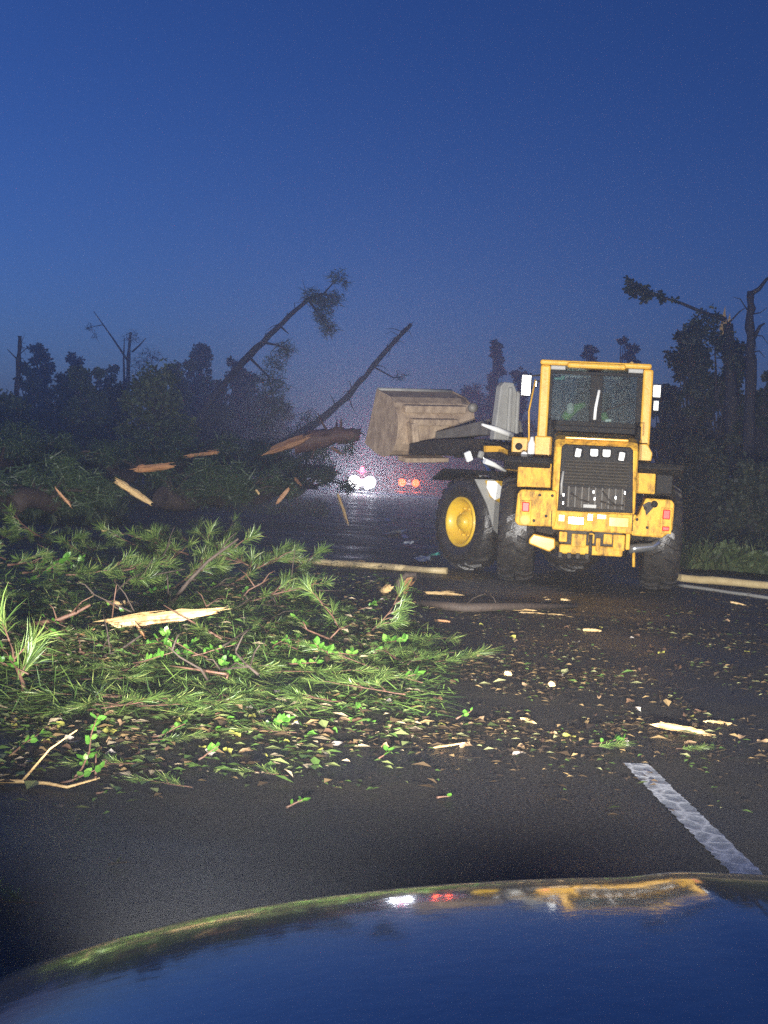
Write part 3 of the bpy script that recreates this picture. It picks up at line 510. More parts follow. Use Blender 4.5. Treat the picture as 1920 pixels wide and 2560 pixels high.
for s in (-1, 1):
    m = MB(); m.lathe([(-2.40, 0.34), (-2.46, 0.33), (-2.50, 0.18), (-2.51, 0)], 16, 'y', (s*0.62, 0, 0.80)); m.build('tail_light', 'tail_lit', tail)  # discs oversized to take in the bloom round the tail lamps
    L = bpy.data.lights.new('tail_light_glow', 'SPOT'); L.energy = 420; L.color = (1, 0.08, 0.02); L.spot_size = R(120); L.spot_blend = 1; L.shadow_soft_size = 0.15
    lo = bpy.data.objects.new('tail_light_glow', L); COL.objects.link(lo); lo.parent = tail; lo.location = (s*0.66, -2.6, 0.78); lo.rotation_euler = (R(86), 0, R(180))
m = MB(); m.box(-0.22, 0.22, -2.46, -2.41, 0.62, 0.80); m.build('number_plate', 'plate_lit', tail)
m = MB(); m.box(-0.1, 0.1, -2.46, -2.41, 0.92, 1.08); m.build('brake_light', 'plate_lit', tail)

# ------------------------------------------------------------------ trees
def seeded(k): return random.Random(k)
def leaf_clump(m, c, r, n, size, g, needle=False, squash=0.75):
    for _ in range(n):
        while True:
            q = Vector((g.uniform(-1, 1), g.uniform(-1, 1), g.uniform(-1, 1)))
            if q.length <= 1: break
        q = q*(0.35+0.65*q.length)
        p = c + Vector((q.x*r, q.y*r, q.z*r*squash))
        d = Vector((g.gauss(0, 1), g.gauss(0, 1), g.gauss(-0.2, 0.8))).normalized(); s = d.cross(Vector((g.gauss(0, 1), g.gauss(0, 1), g.gauss(0, 1)))).normalized()
        L = size*g.uniform(0.6, 1.4); W = L*(0.10 if needle else 0.34); tint = min(1, max(0, g.gauss(0.45, 0.25)))
        if needle: m.add([p-s*W*0.5, p+s*W*0.5, p+d*L], [(0, 1, 2)], tint)
        else: m.add([p, p+d*L*0.5+s*W, p+d*L, p+d*L*0.5-s*W], [(0, 1, 2, 3)], tint)
def hz(px): return 1180+(px-851)*0.0524
def tree(name, label, px, top, half, dist, style='round', seed=1, cat='tree', group=None, fol='foliage_a', dens=1.0, lean=0.0):
    g = seeded(seed); base = D(px, hz(px), dist); base.z = -0.1
    H = (CAM_H - (top-hz(px))*dist/FPX)*1.05; rad = half*(1.3 if px < 700 else 1.1)*dist/FPX
    t = thing(name, label, cat, base, 0, group); tr = MB(); cr = MB()
    nseg = 7; pts = [Vector((lean*H*(i/nseg)**1.3+g.uniform(-.06, .06)*i, g.uniform(-.05, .05)*i, H*0.93*i/nseg)) for i in range(nseg+1)]
    R0 = 0.018*H+0.05; tr.tube(pts, [R0*(1-0.85*i/nseg) for i in range(nseg+1)], 8, jit=0.08)
    ncl = {'round': 74, 'column': 62, 'ragged': 58, 'airy': 50, 'bush': 56}[style]
    ls = 0.08+0.0012*dist
    for k in range(ncl):
        f = (k+g.random())/ncl
        if style == 'round': z = H*(0.10+0.84*f); rr = rad*math.sin(math.pi*min(1, 0.16+0.80*f))**0.7
        elif style == 'column': z = H*(0.10+0.86*f); rr = rad*(0.95-0.45*f)*g.uniform(0.6, 1.1)
        elif style == 'ragged': z = H*(0.15+0.82*f); rr = rad*(1.1-0.75*f)*g.uniform(0.35, 1.2)
        elif style == 'airy': z = H*(0.25+0.72*f); rr = rad*(1.0-0.4*f)*g.uniform(0.5, 1.1)
        else: z = H*(0.1+0.7*f); rr = rad*(1.0-0.6*f)
        q = g.uniform(0, 2*math.pi); u = math.sqrt(g.uniform(0.15, 1))*rr*0.85
        i = min(nseg, int(z/(H*0.93)*nseg)); ax = pts[i]
        c = Vector((ax.x+u*math.cos(q), ax.y+u*math.sin(q), z)); cs = max(0.16, rad*g.choice((0.12, 0.18, 0.24, 0.34))*g.uniform(0.8, 1.2))
        if style in ('ragged', 'airy'): cs *= 0.8
        leaf_clump(cr, c, cs, int((50+380*cs/rad)*dens*(0.6 if style == 'airy' else 1)), ls, g, squash=g.uniform(0.5, 1.2))
        j = max(0, i-2); tr.tube([pts[j], (pts[j]+c)/2+Vector((0, 0, 0.1)), c], [R0*0.35, R0*0.2, R0*0.06], 5, cap=False)
    tr.build('trunk', 'bark_grey', t, fixn=False); cr.build('crown', fol, t, fixn=False); return t
TL = [(-12, 985, 70, 58, 'round', 'tree cut by the left edge of the picture, greenish', 'foliage_a'),
      (105, 868, 52, 88, 'ragged', 'tall dark ragged tree just right of the thin bare trunk', 'foliage_b'),
      (150, 935, 62, 72, 'round', 'dark rounded tree below the tall ragged one on the left', 'foliage_b'),
      (212, 918, 50, 64, 'round', 'green leafy tree with a rounded top left of the broken tree', 'foliage_a'),
      (285, 960, 50, 66, 'round', 'dark low tree standing below the broken tree', 'foliage_b'),
      (392, 930, 92, 50, 'round', 'large rounded green tree, broadest of the left tree line', 'foliage_a'),
      (486, 864, 44, 96, 'column', 'tall column-shaped dark tree behind the broad green tree', 'foliage_b'),
      (578, 908, 48, 92, 'ragged', 'small domed tree behind the leaning pine trunk', 'foliage_b'),
      (655, 985, 60, 84, 'airy', 'thin airy tree under the leaning pine crown', 'foliage_a'),
      (40, 1000, 60, 66, 'round', 'dark bushy tree at the foot of the thin bare trunk', 'foliage_b'),
      (520, 1010, 70, 70, 'round', 'dense dark tree below the leaning pine trunk', 'foliage_b'),
      (70, 915, 50, 80, 'ragged', 'ragged tree behind the thin bare trunk', 'foliage_a'), (178, 892, 40, 95, 'ragged', 'narrow ragged treetop between the tall ragged tree and the green leafy one', 'foliage_b'),
      (255, 915, 50, 85, 'airy', 'airy tree under the thin reaching limb', 'foliage_a'), (438, 905, 50, 80, 'ragged', 'ragged tree between the broad green tree and the column-shaped one', 'foliage_a'),
      (535, 940, 50, 88, 'airy', 'airy tree behind the foot of the leaning pine', 'foliage_a'), (612, 940, 48, 95, 'ragged', 'ragged tree just right of the small domed tree', 'foliage_a'), (700, 1010, 50, 95, 'airy', 'last airy tree of the left line, nearest the headlights', 'foliage_a'),
      (1222, 858, 40, 125, 'ragged', 'lone tall dark tree above the loader bucket', 'foliage_b'),
      (1165, 965, 62, 140, 'round', 'low rounded dark tree behind the right end of the bucket', 'foliage_b'),
      (1285, 935, 60, 120, 'ragged', 'dark tree behind the grey lift tower', 'foliage_b'),
      (1445, 868, 50, 105, 'ragged', 'dark treetop showing over the left half of the cab roof', 'foliage_b'),
      (1545, 850, 44, 105, 'ragged', 'dark treetop showing over the right half of the cab roof', 'foliage_b'),
      (1715, 805, 78, 50, 'round', 'big black leafy tree right of the cab', 'foliage_b'),
      (1800, 830, 80, 48, 'round', 'dark tree wrapped round the splintered snag', 'foliage_b'),
      (1905, 900, 76, 46, 'round', 'dark tree at the right edge below the forked dead trunk', 'foliage_b'),
      (1655, 960, 64, 56, 'round', 'dark tree close behind the right side of the cab', 'foliage_b'),
      (1760, 1040, 100, 42, 'bush', 'wide dark thicket to the right of the loader', 'foliage_b'),
      (1890, 1110, 100, 38, 'bush', 'dark thicket at the right edge above the pale pole', 'foliage_b')]
for i, (px, top, half, dist, st, lab, fol) in enumerate(TL):
    tree('tree' if st != 'bush' else 'thicket', lab, px, top, half, dist, st, 100+i, 'tree' if st != 'bush' else 'thicket', 'trees beside the road', fol, dens=1.5 if px > 1640 else 1.0)

def snag(name, label, pxpts, dist, radii, limbs=(), clumps=(), needle=True, seed=5, fol='needles_dark', bark='bark_grey', tip=None):
    g = seeded(seed); P = [D(a, b, dist) for a, b in pxpts]; base = P[0].copy(); t = thing(name, label, 'tree', base)
    m = MB(); PP = []; RR = []
    for i in range(len(P)-1):
        for k in range(5):
            f = k/5; PP.append(P[i].lerp(P[i+1], f)-base+Vector((g.gauss(0, .10), 0, g.gauss(0, .10)))*radii[i]*(0 if i+k == 0 else 1)); RR.append((radii[i]*(1-f)+radii[i+1]*f)*g.uniform(.88, 1.15))
    PP.append(P[-1]-base); RR.append(radii[-1]); m.tube(PP, RR, 10, jit=0.16)
    for k in range(int(len(PP)*0.8)):
        i = g.randrange(len(PP)//3, len(PP)); d_ = Vector((g.gauss(0, 1), g.gauss(0, .6), g.gauss(.1, .7))).normalized(); L_ = g.uniform(0.15, 0.9)
        m.tube([PP[i], PP[i]+d_*L_*.6+Vector((0, 0, g.uniform(-.05, .1))), PP[i]+d_*L_+Vector((0, 0, g.uniform(-.2, .1)))], [RR[i]*.22, RR[i]*.14, RR[i]*.05], 5, cap=False)
    for lp, lr in limbs: m.tube([D(a, b, dist)-base for a, b in lp], [lr*(1-0.7*i/(len(lp)-1)) for i in range(len(lp))], 6, jit=0.1)
    m.build('trunk', bark, t, fixn=False)
    if clumps:
        c = MB()
        for (px, py, r, n) in clumps: leaf_clump(c, D(px, py, dist)+Vector((0, g.uniform(-.4, .4), 0))-base, r*dist/FPX, n, 0.30 if needle else 0.12, g, needle, 0.9)
        c.build('foliage', fol, t, fixn=False)
    if tip:
        s = MB()
        for (a, b, h_) in tip:
            p = D(a, b, dist)-base; s.add([p+Vector((-.12, 0, -.3)), p+Vector((.12, .05, -.3)), p+Vector((0, .1, -.35)), p+Vector((.03, .03, h_))], [(0, 1, 3), (1, 2, 3), (2, 0, 3)])
        s.build('splinters', 'fresh_wood', t, fixn=False)
    return t
snag('leaning_pine', 'thick pine trunk leaning right over the road, tufted crown at its tip', [(430, 1165), (520, 1010), (605, 905), (690, 822), (770, 748)], 60, [0.20, 0.16, 0.135, 0.11, 0.07],
     limbs=[([(770, 748), (805, 735), (835, 745)], 0.07), ([(770, 748), (800, 790), (830, 830)], 0.06), ([(800, 745), (835, 705), (855, 690)], 0.04), ([(655, 855), (690, 862), (715, 870)], 0.06), ([(620, 890), (670, 940), (690, 1020)], 0.06), ([(700, 815), (722, 835)], 0.05)],
     clumps=[(782, 742, 26, 300), (812, 756, 34, 380), (840, 742, 24, 160), (805, 790, 26, 240), (822, 822, 26, 190), (846, 690, 24, 130), (862, 705, 14, 50), (712, 872, 28, 230), (690, 905, 34, 260), (672, 950, 40, 300), (700, 970, 30, 170), (690, 1020, 40, 300), (660, 1060, 34, 200)], fol='foliage_a')
snag('leaning_pine', 'thin snapped pine trunk leaning right, just left of the loader bucket', [(700, 1110), (790, 1058), (870, 990), (925, 925), (980, 860), (1028, 810)], 62, [0.16, 0.135, 0.12, 0.10, 0.09, 0.07], seed=6,
     limbs=[([(930, 915), (985, 945), (1010, 940)], 0.04), ([(1020, 820), (1034, 804)], 0.03)], clumps=[(1003, 938, 20, 40), (770, 1050, 34, 160), (745, 1085, 34, 160)], fol='foliage_a')
snag('broken_tree', 'broken bare tree with a thin limb reaching up left', [(312, 1130), (318, 980), (322, 880), (327, 830)], 88, [0.16, 0.13, 0.10, 0.06], seed=7,
     limbs=[([(318, 900), (285, 850), (258, 812), (234, 778)], 0.07), ([(312, 985), (309, 900), (311, 845)], 0.08), ([(330, 880), (350, 862), (365, 845)], 0.07), ([(258, 812), (240, 815), (222, 820)], 0.03)],
     clumps=[(228, 820, 14, 40), (333, 842, 20, 90), (362, 900, 34, 200), (350, 940, 40, 220), (385, 890, 22, 90), (236, 838, 10, 20)], fol='foliage_b')
snag('bare_tree', 'thin bare trunk standing upright at the far left', [(34, 1165), (42, 1000), (47, 900), (50, 840)], 60, [0.12, 0.10, 0.09, 0.06], seed=8, limbs=[([(45, 900), (25, 880), (18, 872)], 0.03), ([(44, 930), (58, 905)], 0.03), ([(49, 850), (44, 838)], 0.03)])
snag('bare_tree', 'dark sapling trunk beside the left picture edge, shorter than the bare trunk', [(16, 1165), (18, 1060), (24, 985)], 58, [0.08, 0.06, 0.03], seed=9)
snag('splintered_snag', 'snag with a pale splintered top among the right trees', [(1835, 1180), (1828, 960), (1820, 810)], 47, [0.22, 0.19, 0.15], seed=10, tip=[(1809, 800, 0.45), (1822, 806, 0.3), (1815, 812, 0.2)], clumps=[(1770, 800, 40, 260), (1790, 850, 50, 320), (1835, 900, 40, 260), (1740, 830, 40, 220)], needle=False, fol='foliage_b',
     limbs=[([(1815, 800), (1760, 782), (1700, 757), (1640, 738), (1600, 730)], 0.07), ([(1640, 738), (1610, 722), (1585, 712)], 0.04)])
snag('fallen_limb', 'leafy limb tip pointing left against the sky, right of the cab roof', [(1700, 757), (1640, 739), (1590, 722)], 46.5, [0.03, 0.03, 0.015], seed=12, clumps=[(1580, 705, 9, 60), (1592, 718, 14, 130), (1604, 728, 16, 150), (1572, 724, 10, 70), (1618, 736, 13, 120), (1632, 733, 10, 70), (1646, 742, 10, 60), (1588, 735, 10, 60), (1660, 748, 8, 40), (1680, 752, 8, 30), (1576, 694, 6, 25), (1612, 748, 8, 40)], needle=False, fol='foliage_b')
snag('dead_trunk', 'dead forked trunk with a limb rising past the right edge', [(1872, 1180), (1876, 900), (1876, 800), (1877, 728)], 45, [0.18, 0.15, 0.12, 0.10], seed=11, limbs=[([(1877, 735), (1898, 722), (1915, 700), (1935, 682)], 0.09), ([(1884, 845), (1900, 815), (1912, 808)], 0.07)])

# ------------------------------------------------------------------ toppled crowns that block the left lanes
def toppled(label, pxa, da, pxb, db, rad, seed, fol='needles_dark', n=26, wood=None):
    g = seeded(seed); a = D(*pxa, da); b = D(*pxb, db); base = Vector((a.x, a.y, 0)); t = thing('toppled_tree', label, 'fallen tree', base, 0, 'toppled trees across the left lanes')
    m = MB(); c = MB(); a = a-base; b = b-base; pts = [a.lerp(b, i/6)+Vector((0, 0, g.uniform(-.12, .12))) for i in range(7)]
    m.tube(pts, [0.24*(1-0.7*i/6) for i in range(7)], 9, jit=0.1)
    for k in range(n):
        f = g.uniform(0.1, 1.0); p = a.lerp(b, f); q = g.uniform(0, 2*math.pi); rr = rad*g.uniform(0.2, 1)
        e = p + Vector((math.cos(q)*rr*1.3, math.cos(q+1)*rr, abs(math.sin(q))*rr*0.8)); e.z = max(e.z, 0.25)
        m.tube([p, (p+e)/2+Vector((0, 0, 0.15)), e], [0.05, 0.03, 0.012], 5, cap=False)
        leaf_clump(c, e, rad*g.uniform(0.30, 0.5), 230, g.choice((0.14, 0.2, 0.26)), g, True, 0.7)
    m.build('trunk', 'bark', t, fixn=False); c.build('foliage', fol, t, fixn=False); return t
toppled('toppled pine furthest left, dark crown below the bare trunk', (-60, 1180), 34, (160, 1150), 36, 1.1, 21)
toppled('toppled pine crown lying behind the pale stripped log', (250, 1190), 38, (470, 1160), 40, 1.1, 22)
toppled('toppled pine in the middle of the blockage under the broad green tree', (420, 1200), 42, (640, 1150), 46, 1.1, 23)
toppled('toppled pine whose splintered end shows left of the headlights', (830, 1190), 52, (560, 1150), 50, 1.2, 24)
toppled('low toppled crown in front of the blockage at left', (20, 1260), 28, (230, 1250), 30, 0.9, 25)
toppled('low toppled crown in front of the blockage, right of the stripped log', (400, 1250), 32, (620, 1240), 34, 0.9, 26)
toppled('small toppled crown nearest the headlights', (640, 1240), 40, (790, 1215), 44, 1.0, 27, n=16)

snag('fallen_log', 'thick fallen trunk lying level between the torn end and the loader bucket', [(735, 1112), (790, 1099), (850, 1090), (900, 1088)], 42, [0.25, 0.24, 0.22, 0.18], seed=14, bark='bark_red', clumps=[(800, 1125, 30, 120), (870, 1120, 26, 90)], fol='needles_dark')
for i, (px, top, half, dist, lab) in enumerate(((880, 1120, 60, 190, 'farthest low tree line left of the tail lights'), (990, 1130, 70, 200, 'farthest low tree under the bucket'), (1110, 1120, 70, 190, 'farthest low tree right of the tail lights'))): tree('tree', lab, px, top, half, dist, 'round', 150+i, 'tree', 'trees beside the road', 'foliage_b')
# ------------------------------------------------------------------ pine boughs of the near heap
def needle_tuft(seed, n=80, L=0.30):
    g = seeded(seed); m = MB()
    for k in range(n):
        q = g.uniform(0, 2*math.pi); e = g.uniform(0.1, 1.0)
        d = Vector((math.cos(q)*math.sin(e), math.sin(q)*math.sin(e), math.cos(e))); s = d.orthogonal().normalized(); s.rotate(Matrix.Rotation(g.uniform(0, 6.28), 3, d))
        l = L*g.uniform(0.7, 1.15); wd = 0.003; o = Vector((0, 0, g.uniform(-0.12, 0.04))); bend = Vector((0, 0, -0.10*l))+s*0.05*l*g.uniform(-1, 1)
        t = min(1, max(0, g.gauss(0.5, 0.25)))
        m.add([o-s*wd, o+s*wd, o+d*l*0.55+s*wd, o+d*l*0.55-s*wd, o+d*l+bend], [(0, 1, 2, 3), (3, 2, 4)], t)
    return m.mesh('needle_tuft', 'needles')
TUFTS = [needle_tuft(40+k, 64, 0.17+0.02*k) for k in range(4)]
def bough_proto(seed, L, ntuft):
    g = seeded(seed); spec = []; m = MB()
    pts = [Vector((0, 0, 0))]; d = Vector((1, 0, 0.15)).normalized()
    for i in range(6): d = (d+Vector((0, g.uniform(-.25, .25), g.uniform(-.18, .15)))).normalized(); pts.append(pts[-1]+d*L/6)
    m.tube(pts, [0.017*(1-0.12*i) for i in range(7)], 6, jit=0.1)
    for k in range(ntuft):
        f = 0.3+0.7*k/max(1, ntuft-1); i = min(5, int(f*6)); p = pts[i].lerp(pts[i+1], f*6-i if i < 5 else 1)
        sd = Vector((0.6, g.choice((-1, 1))*g.uniform(0.3, 1), g.uniform(-0.1, 0.7))).normalized()
        if k == ntuft-1: sd = d
        e = p+sd*g.uniform(0.10, 0.32); m.tube([p, (p+e)/2+Vector((0, 0, 0.02)), e], [0.008, 0.006, 0.005], 5, cap=False)
        spec.append((e, sd, g.randrange(4), g.uniform(0.8, 1.2)))
    return m.mesh('stem', 'bark_red'), spec
PROTO = [bough_proto(60+k, L, n) for k, (L, n) in enumerate(((0.6, 5), (0.8, 7), (0.4, 3), (1.0, 8), (0.7, 6)))]
def bough(loc, rz, tilt, k, label, group=None, scale=1.0, roll=0.0, flat=1.0):
    me, spec = PROTO[k]; t = thing('pine_bough', label, 'pine branch', loc, 0, group); t.rotation_euler = Euler((roll, -tilt, rz), 'XYZ'); t.scale = (scale, scale, scale*flat)
    place('stem', me, t)
    for e, sd, tk, s in spec:
        o = place('needle_tuft', TUFTS[tk], t); o.location = e; o.rotation_mode = 'QUATERNION'; o.rotation_quaternion = sd.to_track_quat('Z', 'Y'); o.scale = (s,)*3
    return t
g = seeded(77); 
n_b = 0
while n_b < 150:
    px, py = g.uniform(-60, 1060), g.uniform(1370, 1800)
    if px > 540 and py < 1430+(px-540)*0.30: continue
    if px > 720 and g.random() < 0.35: continue
    if py > 1700 and g.random() < 0.65: continue
    back = py < 1490
    if 230 < px < 580 and 1555 < py < 1650: continue
    q = G(px, py); zone = ('back' if back else 'middle' if py < 1630 else 'front') + ' ' + ('left' if px < 300 else 'centre' if px < 620 else 'right')
    bough((q.x, q.y, g.uniform(0.04, 0.30) if back else g.uniform(0.02, 0.08)), g.uniform(0, 6.28), R(g.uniform(-5, 13)) if back else R(g.uniform(-2, 4)), g.randrange(5) if back else g.choice((0, 2, 2, 4)),
          'green pine bough lying in the low roadside brush heap, %s part' % zone, 'pine boughs in the heap, %s part' % zone, g.uniform(0.6, 0.95) if back else g.uniform(0.45, 0.8), g.uniform(-0.25, 0.25), 0.9 if back else g.uniform(0.25, 0.5)); n_b += 1
for px, py, rz, tl, k, sc_, lab in ((430, 1480, 0.6, 0.55, 3, 0.9, 'tallest pine bough, rising steeply out of the heap centre'), (560, 1480, 0.4, 0.45, 1, 0.9, 'pine bough sticking up at the right shoulder of the heap'),
                               (600, 1520, -0.2, 0.25, 1, 0.85, 'pine bough with drooping tufts at the right end of the heap'), (480, 1460, 1.2, 0.8, 0, 0.9, 'short upright pine bough behind the heap centre'),
                               (905, 1605, 0.9, 0.25, 4, 0.7, 'pine bough standing alone in the lane, below the broken stump chunk'), (880, 1615, 2.4, 0.25, 4, 0.7, 'pine bough curling left beside the lone standing bough'),
                               (60, 1740, 1.7, 0.9, 2, 0.9, 'fan of upright needles at the near left of the heap'), (1085, 1665, 0.2, 0.15, 2, 0.8, 'flat pine sprig in mid lane right of the heap'),
                               (480, 1985, 2.9, 0.12, 2, 0.40, 'small pine sprig alone on dark asphalt, twig end up'), (340, 1925, 3.3, 0.05, 2, 0.5, 'small pine sprig with a reddish twig end near the leafy twig'), (110, 2280, 3.0, 0.03, 2, 0.5, 'pine sprig lying beside the bonnet at lower left'),
                               (740, 1845, 3.1, 0.05, 2, 0.5, 'flat pine sprig just right of the bright leaf cluster'), (380, 1865, 0.2, 0.05, 2, 0.45, 'flat pine sprig at the near edge of the litter, left'), (1480, 1880, 0.3, 0.0, 2, 0.4, 'flat pine sprig above the lane marking'),
                               (1690, 1885, 0.1, 0.0, 2, 0.32, 'flat pine sprig right of the lane marking'), (720, 1955, 3.0, 0.1, 2, 0.35, 'tiny pine sprig beside curled brown leaves')):
    q = G(px, py); bough((q.x, q.y, 0.03), rz, tl, k, lab, None, sc_, 0, 0.35 if tl < 0.2 else 1.0)
# dense green under-layer of the heap: loose needles and leaves nobody could count
g = seeded(31); m = MB()
for _ in range(32000):
    px = g.uniform(-80, 1120); py = 1370+430*(g.random()**0.9)
    if px > 540 and py < 1430+(px-540)*0.28: continue
    if px > 780 and g.random() < 0.5: continue
    if py > 1690 and g.random() < 0.6: continue
    q = G(px, py); pile = max(0.0, 1-abs(px-330)/560)*max(0.0, 1-abs(py-1500)/190)
    p = Vector((q.x, q.y, 0.01+(0.32 if py < 1500 else 0.12)*pile*g.random()+g.uniform(0, 0.05))); d = Vector((g.gauss(0, 1), g.gauss(0, 1), g.gauss(0, 0.2))).normalized(); s = d.cross(Vector((g.gauss(0, .4), g.gauss(0, .4), 1))).normalized()
    L = g.uniform(0.10, 0.22); m.add([p-s*0.003, p+s*0.003, p+d*L*0.6+s*0.003, p+d*L*0.6-s*0.003, p+d*L], [(0, 1, 2, 3), (3, 2, 4)], min(1, max(0, g.gauss(0.42, 0.25))))
tag(m.build('loose_pine_needles', 'needles', fixn=False), 'mat of loose green pine needles under the brush heap', 'needles', kind='stuff')

# ------------------------------------------------------------------ leaf litter
from mathutils import noise as mnoise
def in_litter(px, py, g):
    if py < 1440: return False
    q = G(px, py); d_ = mnoise.noise(Vector((q.x*0.9, q.y*0.55, 3.0)))+0.6*mnoise.noise(Vector((q.x*3.1, q.y*1.6, 8.0)))
    if g.random() > 0.42+1.1*d_: return False
    if q.y < 22 and (2.45 < q.x < 2.95 or 4.3 < q.x < 4.8) and g.random() < 0.7: return False
    if py < 1520 and 1230 < px < 1720: return g.random() < 0.15
    if py > 1850: return g.random() < max(0.035, (0.6 if px < 900 else 0.3)*(1-(py-1850)/170))
    if px > 1050: return g.random() < 0.75
    return True
g = seeded(32); m = MB()
for _ in range(46000):
    px = g.uniform(-60, 2000); py = 1440+620*g.random()**1.25
    if not in_litter(px, py, g): continue
    q = G(px, py); r_ = g.random(); size = g.uniform(0.010, 0.030) if r_ < (0.75 if px < 1050 else 0.93) else g.uniform(0.03, 0.055)
    a = g.uniform(0, 6.28); lift = g.uniform(0.0, 0.6); x = Vector((math.cos(a), math.sin(a), lift*g.uniform(-.4, .8))); y = Vector((-math.sin(a), math.cos(a), lift*g.uniform(-.8, .8)))*g.uniform(0.3, 0.7)
    p = q+Vector((0, 0, 0.008+size*0.35+(g.uniform(0, .16) if px < 950 and py < 1700 else 0))); gr_ = px < 1050
    t = g.choice((0.0, 0.14, 0.28, 0.28, 0.43, 0.57, 0.57, 0.57, 0.71, 0.86, 0.86, 1.0)) if gr_ else g.choice((0.0, 0.0, 0.14, 0.14, 0.14, 0.28, 0.43, 0.43, 0.43, 0.57, 0.71, 0.71, 0.9))
    m.add([p-x*size, p-y*size+Vector((0, 0, size*.2)), p+x*size, p+y*size+Vector((0, 0, size*.25))], [(0, 1, 2), (0, 2, 3)], t)
tag(m.build('leaf_litter', 'litter', fixn=False), 'carpet of small brown and green leaf scraps strewn over the asphalt', 'leaf litter', kind='stuff')
g = seeded(37); m = MB()
for _ in range(9000):
    px = g.uniform(900, 2000); py = 1440+460*g.random()**1.2
    if not in_litter(px, py, g): continue
    q = G(px, py); a_ = g.gauss(0, .7); L_ = g.uniform(.05, .15); d_ = Vector((math.cos(a_), math.sin(a_), 0))*L_; n_ = Vector((-math.sin(a_), math.cos(a_), 0))*0.0035; p = q+Vector((0, 0, .008))
    m.add([p-n_, p+n_, p+d_+n_+Vector((0, 0, .01)), p+d_-n_+Vector((0, 0, .01))], [(0, 1, 2, 3)], g.choice((.0, .14, .14, .43, .43, .28, .71)))
tag(m.build('needle_litter', 'litter', fixn=False), 'brown pine needles scattered over the right half of the road', 'needles', kind='stuff')
def leaf_mesh(kind, mname, seed):
    g = seeded(seed); m = MB(); n = 10; vs = [(0, 0, 0.01)]
    for k in range(n):
        q = 2*math.pi*k/n; r_ = (1.0 if kind == 'oval' else (1.0 if k % 2 == 0 else 0.62))*g.uniform(0.85, 1.12)
        vs.append((math.cos(q)*r_, math.sin(q)*r_*(0.48 if kind == 'oval' else 0.7), 0.18*math.sin(q*2+seed)+0.22*abs(math.sin(q))))
    m.add(vs, [(0, 1+k, 1+(k+1) % n) for k in range(n)], smooth=True); return m.mesh('fallen_leaf', mname)
LEAF = {c: [leaf_mesh('oval', c, 3), leaf_mesh('lobed', c, 5)] for c in ('leaf_tan', 'leaf_brown', 'leaf_yellow', 'leaf_pale', 'leaf_green')}
NAMES = {'leaf_tan': 'tan', 'leaf_brown': 'brown', 'leaf_yellow': 'yellow-green', 'leaf_pale': 'pale greyish', 'leaf_green': 'green'}
g = seeded(33); n_l = 0
while n_l < 270:
    px, py = g.uniform(0, 1920), g.uniform(1500, 1900)
    if n_l > 200: px, py = g.uniform(0, 1000), g.uniform(1740, 1890)
    if px > 1000 and g.random() < 0.45: continue
    if 1230 < px < 1720 and py < 1530: continue
    side = 'left' if px < 950 else 'right'
    c = g.choice(('leaf_tan', 'leaf_pale', 'leaf_yellow', 'leaf_brown', 'leaf_green') if side == 'left' else ('leaf_tan', 'leaf_brown', 'leaf_brown', 'leaf_tan', 'leaf_pale', 'leaf_yellow'))
    q = G(px, py); o = place('fallen_leaf', LEAF[c][g.randrange(2)]); s = g.uniform(0.022, 0.048); o.scale = (s, s, s*g.uniform(0.7, 1.6)); o.location = (q.x, q.y, 0.012); o.rotation_euler = (g.uniform(-.35, .35), g.uniform(-.35, .35), g.uniform(0, 6.28))
    tag(o, 'small %s fallen leaf among the litter on the %s half of the road' % (NAMES[c], side), 'leaf', '%s leaves scattered on the %s half' % (NAMES[c], side)); n_l += 1

# ------------------------------------------------------------------ leafy green twigs
def sprig(loc, rz, L, n, label, upright=0.3, seed=1, ls=0.055, mname='leaves_bright'):
    g = seeded(seed); t = thing('leafy_twig', label, 'twig', loc, rz); m = MB(); c = MB()
    pts = [Vector((L*i/4, 0.06*L*math.sin(i*1.7+seed), upright*L*(i/4)**1.2)) for i in range(5)]
    m.tube(pts, [0.006, 0.005, 0.004, 0.003, 0.002], 5); m.build('stem', 'bark_red', t, fixn=False)
    for k in range(n):
        f = g.uniform(0.25, 1); i = min(3, int(f*4)); p = pts[i].lerp(pts[i+1], f*4-i)
        d = Vector((g.uniform(-.2, 1), g.uniform(-1, 1), g.uniform(-.1, .9))).normalized(); s = d.cross(Vector((g.gauss(0, .6), g.gauss(0, .6), 1))).normalized(); up_ = d.cross(s)
        l = ls*g.uniform(0.7, 1.4); tint = min(1, max(0, g.gauss(.5, .25)))
        c.add([p, p+d*l*.3+s*l*.32-up_*l*.06, p+d*l*.7+s*l*.28-up_*l*.05, p+d*l-up_*l*.12, p+d*l*.7-s*l*.28-up_*l*.05, p+d*l*.3-s*l*.32-up_*l*.06, p+d*l*.5], [(0, 1, 6), (1, 2, 6), (2, 3, 6), (3, 4, 6), (4, 5, 6), (5, 0, 6)], tint)
    c.build('leaves', 'leaves_bright' if mname is None else mname, t, fixn=False); return t
